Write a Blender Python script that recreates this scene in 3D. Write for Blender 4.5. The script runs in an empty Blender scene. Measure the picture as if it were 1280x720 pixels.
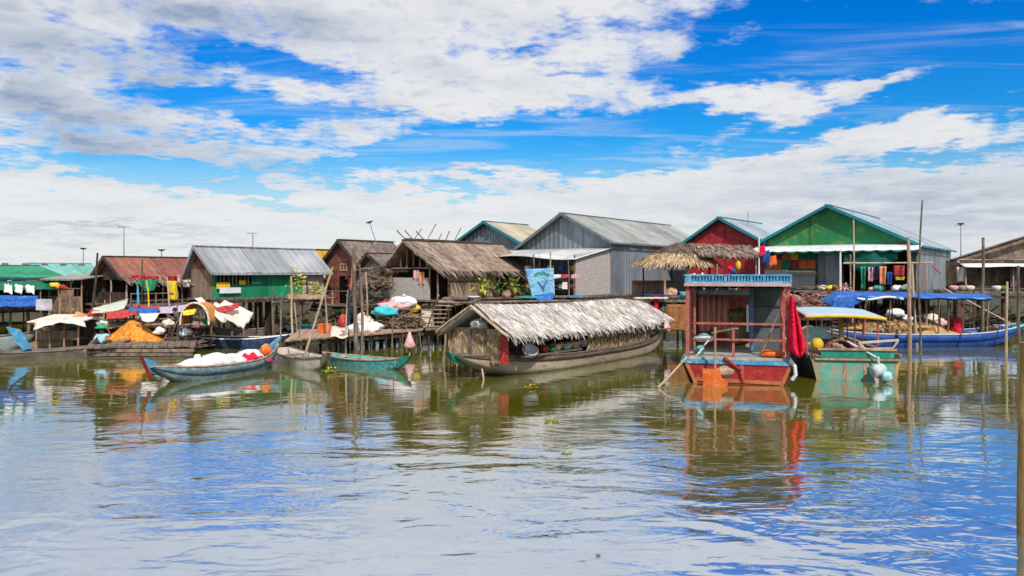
import bpy, bmesh, math, random
from mathutils import Vector, Matrix, noise as mnoise
R = math.radians
random.seed(7)
sc = bpy.context.scene
C = sc.collection
# ---------------------------------------------------------------- camera
K, H, YH = 995.0, 3.5, 340.0
cam_d = bpy.data.cameras.new('camera'); cam = bpy.data.objects.new('camera', cam_d); C.objects.link(cam)
cam_d.sensor_width = 36; cam_d.lens = K/1280*36; cam_d.shift_y = -20/1280
cam_d.clip_end = 20000; cam_d.clip_start = 0.1
cam.location = (0, 0, H); cam.rotation_euler = (R(90), 0, 0)
sc.camera = cam
# ---------------------------------------------------------------- light
SUN_EL, SUN_AZ = 46, 160           # azimuth clockwise from +Y (160: behind the camera, a little to the right)
w = bpy.data.worlds.new('World'); sc.world = w; w.use_nodes = True
nt = w.node_tree; nt.nodes.clear()
class N:
    """tiny node-graph helper"""
    def __init__(s, nt): s.nt = nt
    def node(s, t, **kw):
        n = s.nt.nodes.new(t)
        for k, v in kw.items(): setattr(n, k, v)
        return n
    def link(s, a, b): s.nt.links.new(a, b)
    def put(s, sock, v):
        if hasattr(v, 'links'): s.link(v, sock)
        else: sock.default_value = v
    def m(s, op, a, b=0.0, c=None, clamp=False):
        n = s.node('ShaderNodeMath', operation=op, use_clamp=clamp)
        s.put(n.inputs[0], a); s.put(n.inputs[1], b)
        if c is not None: s.put(n.inputs[2], c)
        return n.outputs[0]
    def noise(s, vec, scale, detail=4, rough=.55, dist=0.0, out=0):
        n = s.node('ShaderNodeTexNoise'); s.put(n.inputs['Vector'], vec)
        n.inputs['Scale'].default_value = scale; n.inputs['Detail'].default_value = detail
        n.inputs['Roughness'].default_value = rough; n.inputs['Distortion'].default_value = dist
        return n.outputs[out]
    def mix(s, f, a, b, blend='MIX'):
        n = s.node('ShaderNodeMix', data_type='RGBA', blend_type=blend)
        s.put(n.inputs[0], f); s.put(n.inputs[6], a); s.put(n.inputs[7], b)
        return n.outputs[2]
    def rng(s, v, a, b, c=0.0, d=1.0, smooth=True):
        n = s.node('ShaderNodeMapRange', interpolation_type='SMOOTHSTEP' if smooth else 'LINEAR')
        s.put(n.inputs[0], v); n.inputs[1].default_value = a; n.inputs[2].default_value = b
        n.inputs[3].default_value = c; n.inputs[4].default_value = d
        return n.outputs[0]
    def comb(s, x, y, z):
        n = s.node('ShaderNodeCombineXYZ'); s.put(n.inputs[0], x); s.put(n.inputs[1], y); s.put(n.inputs[2], z)
        return n.outputs[0]
g = N(nt)
sky = g.node('ShaderNodeTexSky', sky_type='NISHITA')
sky.sun_disc = False; sky.sun_elevation = R(SUN_EL); sky.sun_rotation = R(SUN_AZ); sky.air_density = 1.3; sky.dust_density = .6; sky.ozone_density = 2.5
tc = g.node('ShaderNodeTexCoord'); sep = g.node('ShaderNodeSeparateXYZ'); g.link(tc.outputs['Generated'], sep.inputs[0])
dx, dy, dz = sep.outputs
az = g.m('ARCTAN2', dx, dy)
el = g.m('ARCSINE', dz)
# cloud plane coordinates (clouds lie on a layer high above, so they crowd together towards the horizon)
zz = g.m('ADD', g.m('MAXIMUM', dz, 0.0), 0.10)
pv = g.comb(g.m('DIVIDE', dx, zz), g.m('DIVIDE', dy, zz), 0.0)
wn = g.noise(pv, 1.1, 6, .6, out=1)
wsep = g.node('ShaderNodeSeparateXYZ'); g.link(wn, wsep.inputs[0])
wn2 = g.noise(pv, 5.0, 6, .62, out=1)
wsep2 = g.node('ShaderNodeSeparateXYZ'); g.link(wn2, wsep2.inputs[0])
azw = g.m('ADD', az, g.m('ADD', g.m('MULTIPLY', g.m('SUBTRACT', wsep.outputs[0], .5), .16), g.m('MULTIPLY', g.m('SUBTRACT', wsep2.outputs[0], .5), .09)))
elw = g.m('ADD', el, g.m('ADD', g.m('MULTIPLY', g.m('SUBTRACT', wsep.outputs[1], .5), .07), g.m('MULTIPLY', g.m('SUBTRACT', wsep2.outputs[1], .5), .05)))
def blob(px, py, rx, ry, rot, amp):
    """one elongated patch of the cloud layer, given by where it stands in the sky"""
    u, v = (px-640)/K, (YH-py)/K
    a = math.atan2(u, 1); e = math.atan2(v, math.sqrt(1+u*u))
    sx, sy = rx/K, ry/K
    cr, sr = math.cos(R(rot)), math.sin(R(rot))
    X = g.m('SUBTRACT', azw, a); Y = g.m('SUBTRACT', elw, e)
    p = g.m('MULTIPLY_ADD', X, cr/sx, g.m('MULTIPLY', Y, sr/sx))
    q = g.m('MULTIPLY_ADD', X, -sr/sy, g.m('MULTIPLY', Y, cr/sy))
    s = g.m('ADD', g.m('MULTIPLY', p, p), g.m('MULTIPLY', q, q))
    return g.m('MULTIPLY', g.m('EXPONENT', g.m('MULTIPLY', s, -1.0)), amp)
def total(lst):
    t = None
    for b in lst:
        v = blob(*b); t = v if t is None else g.m('ADD', t, v)
    return t
cover = total([
    # holes (blue)
    (1110, 40, 270, 70, 0, -1.15), (900, 60, 60, 30, 15, -.4), (1250, 120, 90, 60, 0, -.6), (1000, 165, 190, 17, 8, -.62),
    (640, 180, 150, 26, 4, -1.15), (760, 180, 100, 22, 10, -.6), (520, 196, 190, 14, 4, -.75), (325, 72, 100, 20, 0, -1.15), (285, 124, 105, 20, -5, -1.2),
    (180, 212, 105, 12, -8, -1.15), (280, 234, 90, 9, -12, -1.0), (250, 158, 40, 6, 0, -.5), (1130, 196, 110, 12, 8, -.6), (840, 150, 120, 14, 0, -.4),
    (480, 228, 90, 6, 0, -.4), (600, 236, 110, 6, 0, -.35), (700, 92, 50, 6, 5, -.5), (650, 62, 50, 5, 0, -.35), (170, 55, 22, 8, -20, -.35), (490, 137, 26, 5, -5, -.4),
    # clouds inside the blue
    (930, 118, 105, 17, 2, 1.0), (1130, 92, 120, 12, 12, .95), (900, 44, 75, 11, 8, .6), (1170, 34, 70, 5, 10, .5),
    (1160, 158, 170, 15, 8, .75), (1000, 205, 260, 16, 6, .45), (1000, 245, 400, 30, 0, .5), (600, 222, 70, 5, 0, .4),
    # thick sheet on the left, haze line
    (160, 90, 260, 130, 0, .25), (560, 60, 220, 60, -5, .4), (640, 120, 130, 28, 5, .3), (500, 300, 1200, 45, 0, .55)])
cover = g.m('ADD', cover, g.rng(el, .29, .40, 0, 1.5))  # extra cloud above the view, added to whiten the near water's reflection
f1 = g.noise(pv, 2.2, 9, .62); f2 = g.noise(pv, 9.0, 7, .6)
nz = g.m('ADD', g.m('MULTIPLY', g.m('SUBTRACT', f1, .5), 2.5), g.m('MULTIPLY', g.m('SUBTRACT', f2, .5), 1.7))
dens = g.m('ADD', g.m('ADD', cover, .50), nz)
alpha = g.rng(dens, -.05, .72)
low = g.rng(el, .02, .17, 1.0, 0.0)
alpha = g.m('MAXIMUM', alpha, g.m('MULTIPLY', low, .86))
vp = g.node('ShaderNodeMapping'); g.link(pv, vp.inputs[0]); vp.inputs['Rotation'].default_value = (0, 0, R(28)); vp.inputs['Scale'].default_value = (.55, 2.6, 1)
veil = g.m('MULTIPLY', g.rng(g.noise(vp.outputs[0], 1.3, 8, .62, .8), .46, .74), .48)
alpha = g.m('MAXIMUM', alpha, veil)
alpha = g.m('MULTIPLY', alpha, .97)
grey = total([(75, 140, 75, 35, -35, .95), (120, 65, 80, 22, 0, .55), (350, 25, 80, 22, 0, .9), (240, 12, 60, 14, 0, .6), (215, 105, 60, 22, 30, .55), (190, 165, 90, 26, 0, .5),
              (520, 75, 60, 14, 0, .3), (1150, 260, 260, 50, 0, .6), (10, 20, 60, 30, 0, .4), (330, 205, 110, 18, 0, .4), (150, 290, 120, 6, 0, .5)])
# high overhead and behind: broken layer with greyer bases (added to tone the near water)
gn = g.rng(g.noise(pv, 1.6, 6, .6), .42, .72)
up = g.rng(el, .36, .62)
greyf = g.m('ADD', g.m('MULTIPLY', grey, g.rng(f1, .25, .6)), g.m('ADD', g.m('MULTIPLY', g.rng(f2, .5, .68), g.rng(el, .03, .22, .06, .24)), g.m('MULTIPLY', gn, g.m('ADD', g.m('MULTIPLY', up, .55), g.rng(el, .02, .2, .10, .32)))), clamp=True)
white = (9.9, 9.9, 10.0, 1); greyc = (3.5, 4.5, 6.3, 1)
cl = g.mix(greyf, white, greyc)
# the blue between the clouds: the Nishita sky, deepened
hsv = g.node('ShaderNodeHueSaturation'); hsv.inputs['Saturation'].default_value = 1.75; hsv.inputs['Value'].default_value = 1.0
g.link(sky.outputs[0], hsv.inputs['Color'])
blue = g.mix(1.0, hsv.outputs[0], (0.22, 1.0, 1.62, 1), 'MULTIPLY')
col = g.mix(alpha, blue, cl)
bg = g.node('ShaderNodeBackground'); g.link(col, bg.inputs[0]); bg.inputs[1].default_value = 0.085
out = g.node('ShaderNodeOutputWorld'); g.link(bg.outputs[0], out.inputs[0])
w.cycles.sampling_method = 'MANUAL'; w.cycles.sample_map_resolution = 1024

sd = bpy.data.lights.new('sun', 'SUN'); sd.energy = 4.2; sd.angle = R(.6); sd.color = (1, .95, .87)
sun = bpy.data.objects.new('sun', sd); C.objects.link(sun)
a_, e_ = R(SUN_AZ), R(SUN_EL)
sun_dir = Vector((math.sin(a_)*math.cos(e_), math.cos(a_)*math.cos(e_), math.sin(e_)))
sun.rotation_euler = sun_dir.to_track_quat('Z', 'Y').to_euler()
sc.view_settings.view_transform = 'Standard'; sc.view_settings.look = 'None'
sc.view_settings.exposure = 0.0; sc.view_settings.gamma = 1.0
sc.cycles.max_bounces = 6; sc.cycles.caustics_reflective = False; sc.cycles.caustics_refractive = False
sc.cycles.sample_clamp_indirect = 4

# ---------------------------------------------------------------- materials
MATS = {}
def M(name, c1, c2=None, scale=2.0, stretch=(1, 1, 1), rough=.8, bump=.25, wear=None, wamt=.5, wscale=None, island=0.0, wave=None, metal=0.0, streak=None, spec=.3, detail=5):
    """painted / weathered surface; wave = (axis, per metre, bump) ; streak = (colour, amount) runs down from above"""
    if name in MATS: return MATS[name]
    m = bpy.data.materials.new(name); m.use_nodes = True; t = m.node_tree; t.nodes.clear(); q = N(t)
    tc = q.node('ShaderNodeTexCoord'); oi = q.node('ShaderNodeObjectInfo')
    mp = q.node('ShaderNodeMapping'); q.link(tc.outputs['Object'], mp.inputs[0]); mp.inputs['Scale'].default_value = stretch
    q.link(q.comb(q.m('MULTIPLY', oi.outputs['Random'], 37.0), q.m('MULTIPLY', oi.outputs['Random'], 11.0), 0.0), mp.inputs['Location'])
    v = mp.outputs[0]
    c1 = (*c1, 1); c2 = (*(c2 if c2 else tuple(x*.62 for x in c1[:3])), 1)
    n1 = q.noise(v, scale, detail, .6)
    col = q.mix(q.rng(n1, .32, .68), c1, c2)
    if island:
        geo = q.node('ShaderNodeNewGeometry')
        hs = q.node('ShaderNodeHueSaturation'); q.link(col, hs.inputs['Color'])
        q.link(q.rng(geo.outputs['Random Per Island'], 0, 1, 1-island, 1+island, False), hs.inputs['Value'])
        col = hs.outputs[0]
    if wear:
        n2 = q.noise(v, wscale or scale*2.7, 8, .68, .6)
        col = q.mix(q.rng(n2, .60-wamt*.3, .82-wamt*.22), col, (*wear, 1))
    if streak:
        mp2 = q.node('ShaderNodeMapping'); q.link(tc.outputs['Object'], mp2.inputs[0]); mp2.inputs['Scale'].default_value = (5, 5, .35)
        n3 = q.noise(mp2.outputs[0], 1.0, 5, .6)
        col = q.mix(q.m('MULTIPLY', q.rng(n3, .48, .7), streak[1]), col, (*streak[0], 1))
    b = q.node('ShaderNodeBsdfPrincipled'); q.link(col, b.inputs['Base Color']); b.inputs['Metallic'].default_value = metal
    b.inputs['Specular IOR Level'].default_value = spec
    q.link(q.rng(n1, .2, .8, max(.05, rough-.12), min(1, rough+.12)), b.inputs['Roughness'])
    h = q.noise(v, scale*6, 4, .6)
    if any(k in name for k in ('cloth', 'tarp', 'sack', 'net', 'cover', 'canvas', 'drape')):
        h = q.m('ADD', h, q.m('MULTIPLY', q.noise(v, scale*1.3, 3, .5, 2.5), 3.5))
    if wave:
        ax, per, wb = wave
        s2 = q.node('ShaderNodeSeparateXYZ'); q.link(tc.outputs['Object'], s2.inputs[0])
        if ax == 'XY': base = q.m('ADD', s2.outputs[0], s2.outputs[1])
        else: base = s2.outputs['XYZ'.index(ax)]
        sn = q.m('SINE', q.m('MULTIPLY', base, per*2*math.pi))
        h = q.m('ADD', h, q.m('MULTIPLY', sn, wb))
        fr = q.m('FRACT', q.m('MULTIPLY', base, per/5))       # overlaps of the sheets / board joints
        wnn = q.node('ShaderNodeTexWhiteNoise', noise_dimensions='1D'); q.link(q.m('FLOOR', q.m('MULTIPLY', base, per/5)), wnn.inputs['W'])
        dk = q.m('MULTIPLY', q.rng(fr, 0, .06, .5, 1), q.rng(wnn.outputs[0], 0, 1, .76, 1.1, False))
        mm = q.mix(1.0, col, q.comb(dk, dk, dk), 'MULTIPLY'); q.link(mm, b.inputs['Base Color'])
    bp = q.node('ShaderNodeBump'); bp.inputs['Strength'].default_value = min(1, bump*2); bp.inputs['Distance'].default_value = .03; q.link(h, bp.inputs['Height']); q.link(bp.outputs[0], b.inputs['Normal'])
    o = q.node('ShaderNodeOutputMaterial'); q.link(b.outputs[0], o.inputs[0])
    MATS[name] = m; return m
WG = M('weathered_wood', (.21, .165, .13), (.08, .06, .045), 2.5, (1, 1, .3), wear=(.36, .31, .26), wamt=.35)
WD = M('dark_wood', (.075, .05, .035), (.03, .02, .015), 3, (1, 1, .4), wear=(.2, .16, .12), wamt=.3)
WL = M('pale_bamboo', (.52, .40, .25), (.34, .24, .14), 3, (1, 1, .3), wear=(.6, .52, .4), wamt=.4)
WP = M('pinkish_wood', (.42, .27, .19), (.24, .14, .10), 3, (1, 1, .4), wear=(.5, .42, .34), wamt=.45)
WB = M('boards_brown', (.27, .18, .12), (.13, .085, .06), 2.2, (1, 1, .6), wear=(.38, .31, .24), wamt=.45, wave=('Z', 1.6, .5))
WBV = M('boards_upright', (.30, .22, .15), (.14, .10, .07), 2.2, (3, 3, .4), wear=(.42, .34, .27), wamt=.4, wave=('XY', 2.0, .5))
TIN = M('grey_tin', (.27, .33, .37), (.17, .21, .25), 1.0, (1, 1, .5), rough=.5, metal=.25, wear=(.28, .16, .10), wamt=.2, wave=('XY', 3.0, 1.2), streak=((.26, .17, .12), .5))
TINR = M('grey_tin_roof', (.37, .39, .37), (.25, .27, .27), .8, rough=.5, metal=.2, wear=(.33, .20, .11), wamt=.38, wave=('Y', 2.2, 1.0))
TINB = M('blue_grey_tin_roof', (.40, .47, .52), (.27, .33, .39), .8, rough=.5, metal=.2, wear=(.5, .5, .5), wamt=.25, wave=('Y', 2.2, 1.0))
TINP = M('pale_tin_roof', (.42, .43, .46), (.29, .31, .35), .8, rough=.5, metal=.2, wear=(.34, .30, .28), wamt=.2, wave=('Y', 2.2, 1.0))
TINY_ = M('ochre_tin_roof', (.50, .47, .36), (.38, .33, .24), .9, rough=.6, wear=(.48, .28, .15), wamt=.35, wave=('Y', 2.2, .8))
RUSTR = M('rust_roof', (.33, .10, .065), (.20, .07, .05), 1.6, rough=.75, wear=(.27, .20, .17), wamt=.45, wave=('Y', 2.5, .8))
WOODR = M('old_board_roof', (.20, .15, .125), (.11, .08, .07), 1.8, rough=.8, wear=(.34, .28, .24), wamt=.5, wave=('Y', 2.5, .8))
THP = M('pale_thatch', (.66, .61, .57), (.42, .37, .34), 1.6, island=.28, rough=.9, bump=.3)
THB = M('brown_thatch', (.30, .22, .17), (.14, .10, .08), 3, island=.5, rough=.9)
THY = M('straw_thatch', (.52, .38, .23), (.30, .20, .12), 3, island=.45, rough=.9)
THW = M('palm_leaf_wall', (.52, .37, .22), (.28, .17, .10), 3, island=.45, rough=.9)
THD = M('dark_thatch', (.17, .12, .09), (.08, .06, .045), 3, island=.4, rough=.9)
MAT_ = M('woven_mat', (.50, .38, .25), (.33, .23, .15), 9, (1, 1, 1), bump=.5, wear=(.22, .14, .1), wamt=.3)
MATG = M('grey_woven_mat', (.60, .55, .52), (.40, .35, .33), 14, (1, 1, 1), bump=.6, wear=(.15, .11, .1), wamt=.42, wscale=16)
GRN = M('green_painted_boards', (.012, .26, .125), (.01, .17, .09), 1.2, rough=.6, wear=(.05, .42, .2), wamt=.2, wave=('XY', 2.0, .5))
GRND = M('dark_green_paint', (.008, .16, .085), (.005, .10, .06), 1.2, rough=.6, wave=('XY', 2.0, .4))
GRNG = M('green_gable_paint', (.015, .23, .09), (.03, .18, .05), 1.0, rough=.6, wear=(.20, .30, .04), wamt=.38, wscale=1.1, wave=('XY', 2.0, .4))
RED = M('red_painted_boards', (.42, .022, .035), (.29, .018, .025), 1.5, rough=.6, wear=(.36, .10, .06), wamt=.35, wave=('XY', 2.0, .5))
RUSTW = M('rust_red_boards', (.26, .07, .045), (.15, .05, .035), 2.0, rough=.8, wear=(.33, .2, .14), wamt=.45, wave=('Z', 2.0, .5))
TEALT = M('teal_trim', (.01, .22, .26), (.01, .16, .20), 2, rough=.6)
TEALR = M('pale_teal_roof', (.18, .46, .40), (.14, .36, .33), 1.2, rough=.6, wear=(.45, .6, .52), wamt=.3, wave=('Y', 2.2, .6))
BLUE = M('blue_paint', (.010, .075, .33), (.008, .05, .24), 1.6, rough=.5, wear=(.10, .22, .48), wamt=.2)
BLUEL = M('light_blue_paint', (.06, .32, .55), (.04, .22, .42), 2, rough=.6, wear=(.5, .6, .65), wamt=.35)
BLUEG = M('grey_blue_paint', (.13, .22, .28), (.09, .14, .18), 2.2, rough=.7, wear=(.38, .40, .38), wamt=.42)
NAVY = M('navy_paint', (.02, .05, .12), (.012, .03, .07), 2.2, rough=.7, wear=(.15, .18, .22), wamt=.3)
TEAL = M('teal_paint', (.03, .34, .34), (.02, .22, .24), 2.4, rough=.65, wear=(.40, .48, .44), wamt=.5)
TEALG = M('green_teal_paint', (.01, .25, .17), (.01, .17, .12), 2.4, rough=.6, wear=(.30, .42, .36), wamt=.22)
PINKR = M('faded_red_paint', (.44, .11, .095), (.32, .075, .06), 3, rough=.65, wear=(.50, .27, .21), wamt=.42)
REDP = M('bright_red_paint', (.40, .02, .02), (.24, .015, .015), 3, rough=.55, wear=(.36, .12, .06), wamt=.35)
ORNP = M('orange_paint', (.72, .15, .03), (.60, .10, .02), 3, rough=.6, wear=(.70, .34, .10), wamt=.35)
YELP = M('yellow_paint', (.75, .50, .03), (.62, .38, .02), 3, rough=.55, wear=(.6, .45, .2), wamt=.2)
HULLP = M('bare_hull_wood', (.62, .52, .40), (.42, .34, .26), 2.0, (.5, .5, 2), rough=.75, wear=(.18, .13, .09), wamt=.35)
HULLD = M('tarred_hull', (.16, .12, .10), (.09, .065, .055), 2.0, (.5, .5, 2), rough=.7, wear=(.30, .25, .22), wamt=.35)
WHT = M('white_cloth', (.80, .78, .76), (.66, .64, .64), 2, rough=.85, bump=.4, wear=(.5, .46, .42), wamt=.15)
CRM = M('cream_tarp', (.78, .70, .62), (.64, .54, .46), 2.5, rough=.8, bump=.3, wear=(.55, .30, .22), wamt=.2)
ORT = M('orange_net', (.78, .30, .03), (.60, .17, .02), 3.5, rough=.85, bump=.7, wear=(.80, .52, .12), wamt=.5)
RST = M('rust_orange_sheet', (.33, .13, .045), (.20, .075, .03), 3.5, rough=.85, bump=.5, wear=(.42, .22, .06), wamt=.45)
REDC = M('crimson_cloth', (.78, .008, .055), (.62, .006, .04), 2.5, rough=.8, bump=.5)
REDT = M('red_tarp', (.48, .04, .035), (.34, .03, .03), 3, rough=.7, wear=(.55, .25, .22), wamt=.3)
BLT = M('blue_tarp', (.015, .10, .42), (.02, .14, .5), 2, rough=.5, bump=.5, wear=(.2, .35, .6), wamt=.15)
LBT = M('sky_blue_tarp', (.26, .50, .68), (.11, .34, .60), 1.5, rough=.6, bump=.4, wear=(.5, .66, .78), wamt=.35)
CYT = M('turquoise_cloth', (.05, .55, .60), (.04, .42, .48), 3, rough=.8)
GRT = M('green_tarp', (.02, .35, .17), (.015, .24, .13), 3, rough=.7, bump=.4)
DGT = M('dark_green_shade_net', (.01, .14, .12), (.008, .09, .08), 3, rough=.8)
YLT = M('yellow_cloth', (.78, .60, .05), (.68, .48, .03), 3, rough=.8)
PNK = M('pink_cloth', (.75, .45, .45), (.60, .30, .32), 3, rough=.8)
ORC = M('orange_cloth', (.75, .34, .16), (.6, .24, .1), 3, rough=.8)
NVC = M('navy_cloth', (.03, .045, .12), (.02, .03, .08), 3, rough=.85)
DKC = M('charcoal_cloth', (.085, .085, .10), (.05, .05, .06), 3, rough=.9)
LBC = M('pale_blue_cloth', (.42, .68, .74), (.30, .55, .63), 3, rough=.85)
SKIN = M('skin', (.30, .16, .10), (.25, .13, .08), 5, rough=.6, bump=.05)
HAIR = M('hair', (.015, .012, .01), None, 9, rough=.6)
CLAY = M('terracotta', (.42, .20, .11), (.3, .13, .07), 4, rough=.85)
PLW = M('white_plastic', (.72, .74, .76), (.6, .62, .66), 3, rough=.4, bump=.05)
STEEL = M('dull_steel', (.33, .34, .35), (.22, .22, .22), 5, rough=.45, metal=.6)
LEAF = M('leaf_green', (.07, .17, .02), (.04, .10, .015), 5, island=.5, rough=.6)
LEAFY = M('yellow_green_leaf', (.55, .50, .04), (.25, .33, .03), 5, island=.5, rough=.6)
BLK = M('black_rubber', (.02, .02, .022), None, 5, rough=.6)
MUD = M('mud', (.075, .06, .04), (.04, .035, .022), .5, rough=.9, bump=.5, wear=(.03, .045, .014), wamt=.5, wscale=1.2)

# ---------------------------------------------------------------- mesh kit
def V(*a): return Vector(a) if len(a) > 1 else Vector(a[0])
class MB:
    def __init__(s): s.b = bmesh.new()
    def poly(s, pts, th=.03, off=None):
        """flat outline made into a slab of thickness th, growing away from its normal"""
        pts = [V(p) for p in pts]; n = Vector()
        for i in range(1, len(pts)-1): n += (pts[i]-pts[0]).cross(pts[i+1]-pts[0])
        n = n.normalized()*th if off is None else V(off)
        a = [s.b.verts.new(p) for p in pts]; c = [s.b.verts.new(p-n) for p in pts]
        s.b.faces.new(a); s.b.faces.new(c[::-1])
        k = len(pts)
        for i in range(k): s.b.faces.new((a[i], c[i], c[(i+1) % k], a[(i+1) % k]))
        return s
    def box(s, c, size, rz=0, rx=0, ry=0, bev=0):
        m = Matrix.Translation(V(c)) @ Matrix.Rotation(rz, 4, 'Z') @ Matrix.Rotation(rx, 4, 'X') @ Matrix.Rotation(ry, 4, 'Y') @ Matrix.Diagonal((size[0], size[1], size[2], 1))
        r = bmesh.ops.create_cube(s.b, size=1, matrix=m)
        if bev:
            es = list({e for v in r['verts'] for e in v.link_edges})
            bmesh.ops.bevel(s.b, geom=es, offset=bev, segments=2, affect='EDGES')
        return s
    def tube(s, pts, r, n=7, r2=None):
        """bent, tapering rod through pts"""
        pts = [V(p) for p in pts]; r2 = r if r2 is None else r2; rings = []
        for i, p in enumerate(pts):
            d = (pts[min(i+1, len(pts)-1)]-pts[max(i-1, 0)]).normalized()
            a = d.orthogonal().normalized() if i == 0 else (pa - d*pa.dot(d)).normalized()
            pa = a; bb = d.cross(a); rr = r+(r2-r)*i/max(1, len(pts)-1)
            rings.append([s.b.verts.new(p+(a*math.cos(t)+bb*math.sin(t))*rr) for t in [2*math.pi*k/n for k in range(n)]])
        for A, B in zip(rings, rings[1:]):
            for k in range(n): s.b.faces.new((A[k], A[(k+1) % n], B[(k+1) % n], B[k]))
        s.b.faces.new(rings[0][::-1]); s.b.faces.new(rings[-1]); return s
    def pole(s, p, q, r=.04, bend=.0, n=7, r2=None, k=5):
        p, q = V(p), V(q); L = (q-p).length; a, b = random.uniform(-1, 1), random.uniform(-1, 1); side = (q-p).orthogonal().normalized(); o = side.cross((q-p).normalized())
        pts = [p.lerp(q, i/k)+(side*a+o*b)*bend*L*math.sin(math.pi*i/k)*.5 + (side*random.uniform(-1, 1)+o*random.uniform(-1, 1))*r*.25*(0 < i < k) for i in range(k+1)]
        return s.tube(pts, r, n, r*.75 if r2 is None else r2)
    def beam(s, p, q, w, h):
        p, q = V(p), V(q); d = q-p; L = d.length
        m = Matrix.Translation((p+q)/2) @ d.to_track_quat('X', 'Z').to_matrix().to_4x4() @ Matrix.Diagonal((L, w, h, 1))
        bmesh.ops.create_cube(s.b, size=1, matrix=m); return s
    def grid(s, f, nu, nv, th=.012):
        vs = [[s.b.verts.new(f(i/nu, j/nv)) for j in range(nv+1)] for i in range(nu+1)]
        fs = [s.b.faces.new((vs[i][j], vs[i+1][j], vs[i+1][j+1], vs[i][j+1])) for i in range(nu) for j in range(nv)]
        if th:
            bmesh.ops.recalc_face_normals(s.b, faces=fs)
            bmesh.ops.solidify(s.b, geom=fs, thickness=th)
        for fc in s.b.faces: fc.smooth = True
        return s
    def lathe(s, prof, c=(0, 0, 0), n=14, sc=(1, 1)):
        c = V(c); rings = []
        for r, z in prof: rings.append([s.b.verts.new(c+V(r*math.cos(2*math.pi*k/n)*sc[0], r*math.sin(2*math.pi*k/n)*sc[1], z)) for k in range(n)])
        for A, B in zip(rings, rings[1:]):
            for k in range(n):
                f = s.b.faces.new((A[k], A[(k+1) % n], B[(k+1) % n], B[k])); f.smooth = True
        s.b.faces.new(rings[0][::-1]); s.b.faces.new(rings[-1]); return s
    def lump(s, c, size, rz=0, amp=.18, seed=None, sub=3, flat=.0):
        seed = random.random()*99 if seed is None else seed
        r = bmesh.ops.create_icosphere(s.b, subdivisions=sub, radius=1); m = Matrix.Rotation(rz, 3, 'Z')
        for v in r['verts']:
            d = v.co.normalized(); k = 1+amp*mnoise.noise(d*1.6+Vector((seed, 0, 0)))*2+amp*.5*mnoise.noise(d*4+Vector((0, seed, 0)))
            p = Vector((d.x*size[0]*k, d.y*size[1]*k, d.z*size[2]*k))
            if flat and p.z < -size[2]*flat: p.z = -size[2]*flat
            v.co = m @ p + V(c)
        for f in s.b.faces: f.smooth = True
        return s
    def strip(s, p, d, side, L, wd, droop=.1):
        """one leaf blade: three-section ribbon"""
        nrm = side.cross(d).normalized(); pts = []
        for i, (t, ww) in enumerate(((0, .6), (.45, 1), (1, .35))):
            cpt = p+d*L*t-nrm*0+Vector((0, 0, -droop*L*t*t)); pts.append((s.b.verts.new(cpt-side*wd*ww*.5), s.b.verts.new(cpt+side*wd*ww*.5)))
        for a, b in zip(pts, pts[1:]): s.b.faces.new((a[0], a[1], b[1], b[0]))
    def thatch(s, A, B, Cc, D, rows, per_m, L=.6, wd=.07, lift=.07, jit=.35, droop=.12, tw=.5):
        """leaf blades laid in overlapping rows on the quad A-B (top) to D-C (bottom)"""
        A, B, Cc, D = map(V, (A, B, Cc, D)); n = (B-A).cross(D-A).normalized()
        if n.z < -.01: n = -n
        for i in range(rows):
            t = (i+.15)/rows
            P, Q = A.lerp(D, t), B.lerp(Cc, t); k = max(2, int((Q-P).length*per_m))
            for j in range(k):
                uu = (j+random.random())/k; p = P.lerp(Q, uu); d = (D.lerp(Cc, uu)-A.lerp(B, uu)).normalized()
                side = (Q-P).normalized(); d2 = (d+side*random.gauss(0, jit*.6)).normalized()
                sd_ = (side-d2*side.dot(d2)).normalized(); sd_ = (sd_+n*random.uniform(-tw, tw)).normalized()
                s.strip(p+n*(lift*random.random()+.01), (d2+n*random.uniform(.0, .12)).normalized(), sd_, L*random.uniform(.6, 1.35), wd*random.uniform(.5, 1.5), droop)
        return s
    def build(s, name, mat, parent=None, loc=(0, 0, 0), rz=0, bev=0):
        me = bpy.data.meshes.new(name); s.b.normal_update(); s.b.to_mesh(me); s.b.free(); me.materials.append(mat)
        o = bpy.data.objects.new(name, me); C.objects.link(o)
        if parent: o.parent = parent
        o.location = loc; o.rotation_euler = (0, 0, rz); return o
def tag(o, label, cat, group=None, kind=None):
    o['label'] = label; o['category'] = cat
    if group: o['group'] = group
    if kind: o['kind'] = kind
    return o
def empty(name, loc, label, cat, group=None, rz=0):
    o = bpy.data.objects.new(name, None); C.objects.link(o); o.location = loc; o.rotation_euler = (0, 0, rz)
    o.empty_display_size = .2
    return tag(o, label, cat, group)
def rebase(o, z=None):
    """put a single-mesh thing's origin at its base"""
    me = o.data; n = len(me.vertices)
    c = sum((v.co for v in me.vertices), Vector())/n; mz = min(v.co.z for v in me.vertices); off = Vector((c.x, c.y, mz))
    me.transform(Matrix.Translation(-off)); o.location = o.location+off; return o
def solo(name, mb, mat, label, cat, group=None, kind=None):
    o = mb.build(name, mat); rebase(o); return tag(o, label, cat, group, kind)
def copy_tree(o, parent=None):
    c = o.copy(); C.objects.link(c)
    if parent: c.parent = parent
    for ch in [x for x in bpy.data.objects if x.parent is o]: copy_tree(ch, c)
    return c
def at(px, py, d): return Vector(((px-640)/K*d, d, H+(YH-py)/K*d))
def dz_(py, z=0.0): return (H-z)*K/(py-YH)                # distance of a level-z point seen at row py
def on(px, py, z=0.0): return at(px, py, dz_(py, z))      # the point of level z seen there
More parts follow.
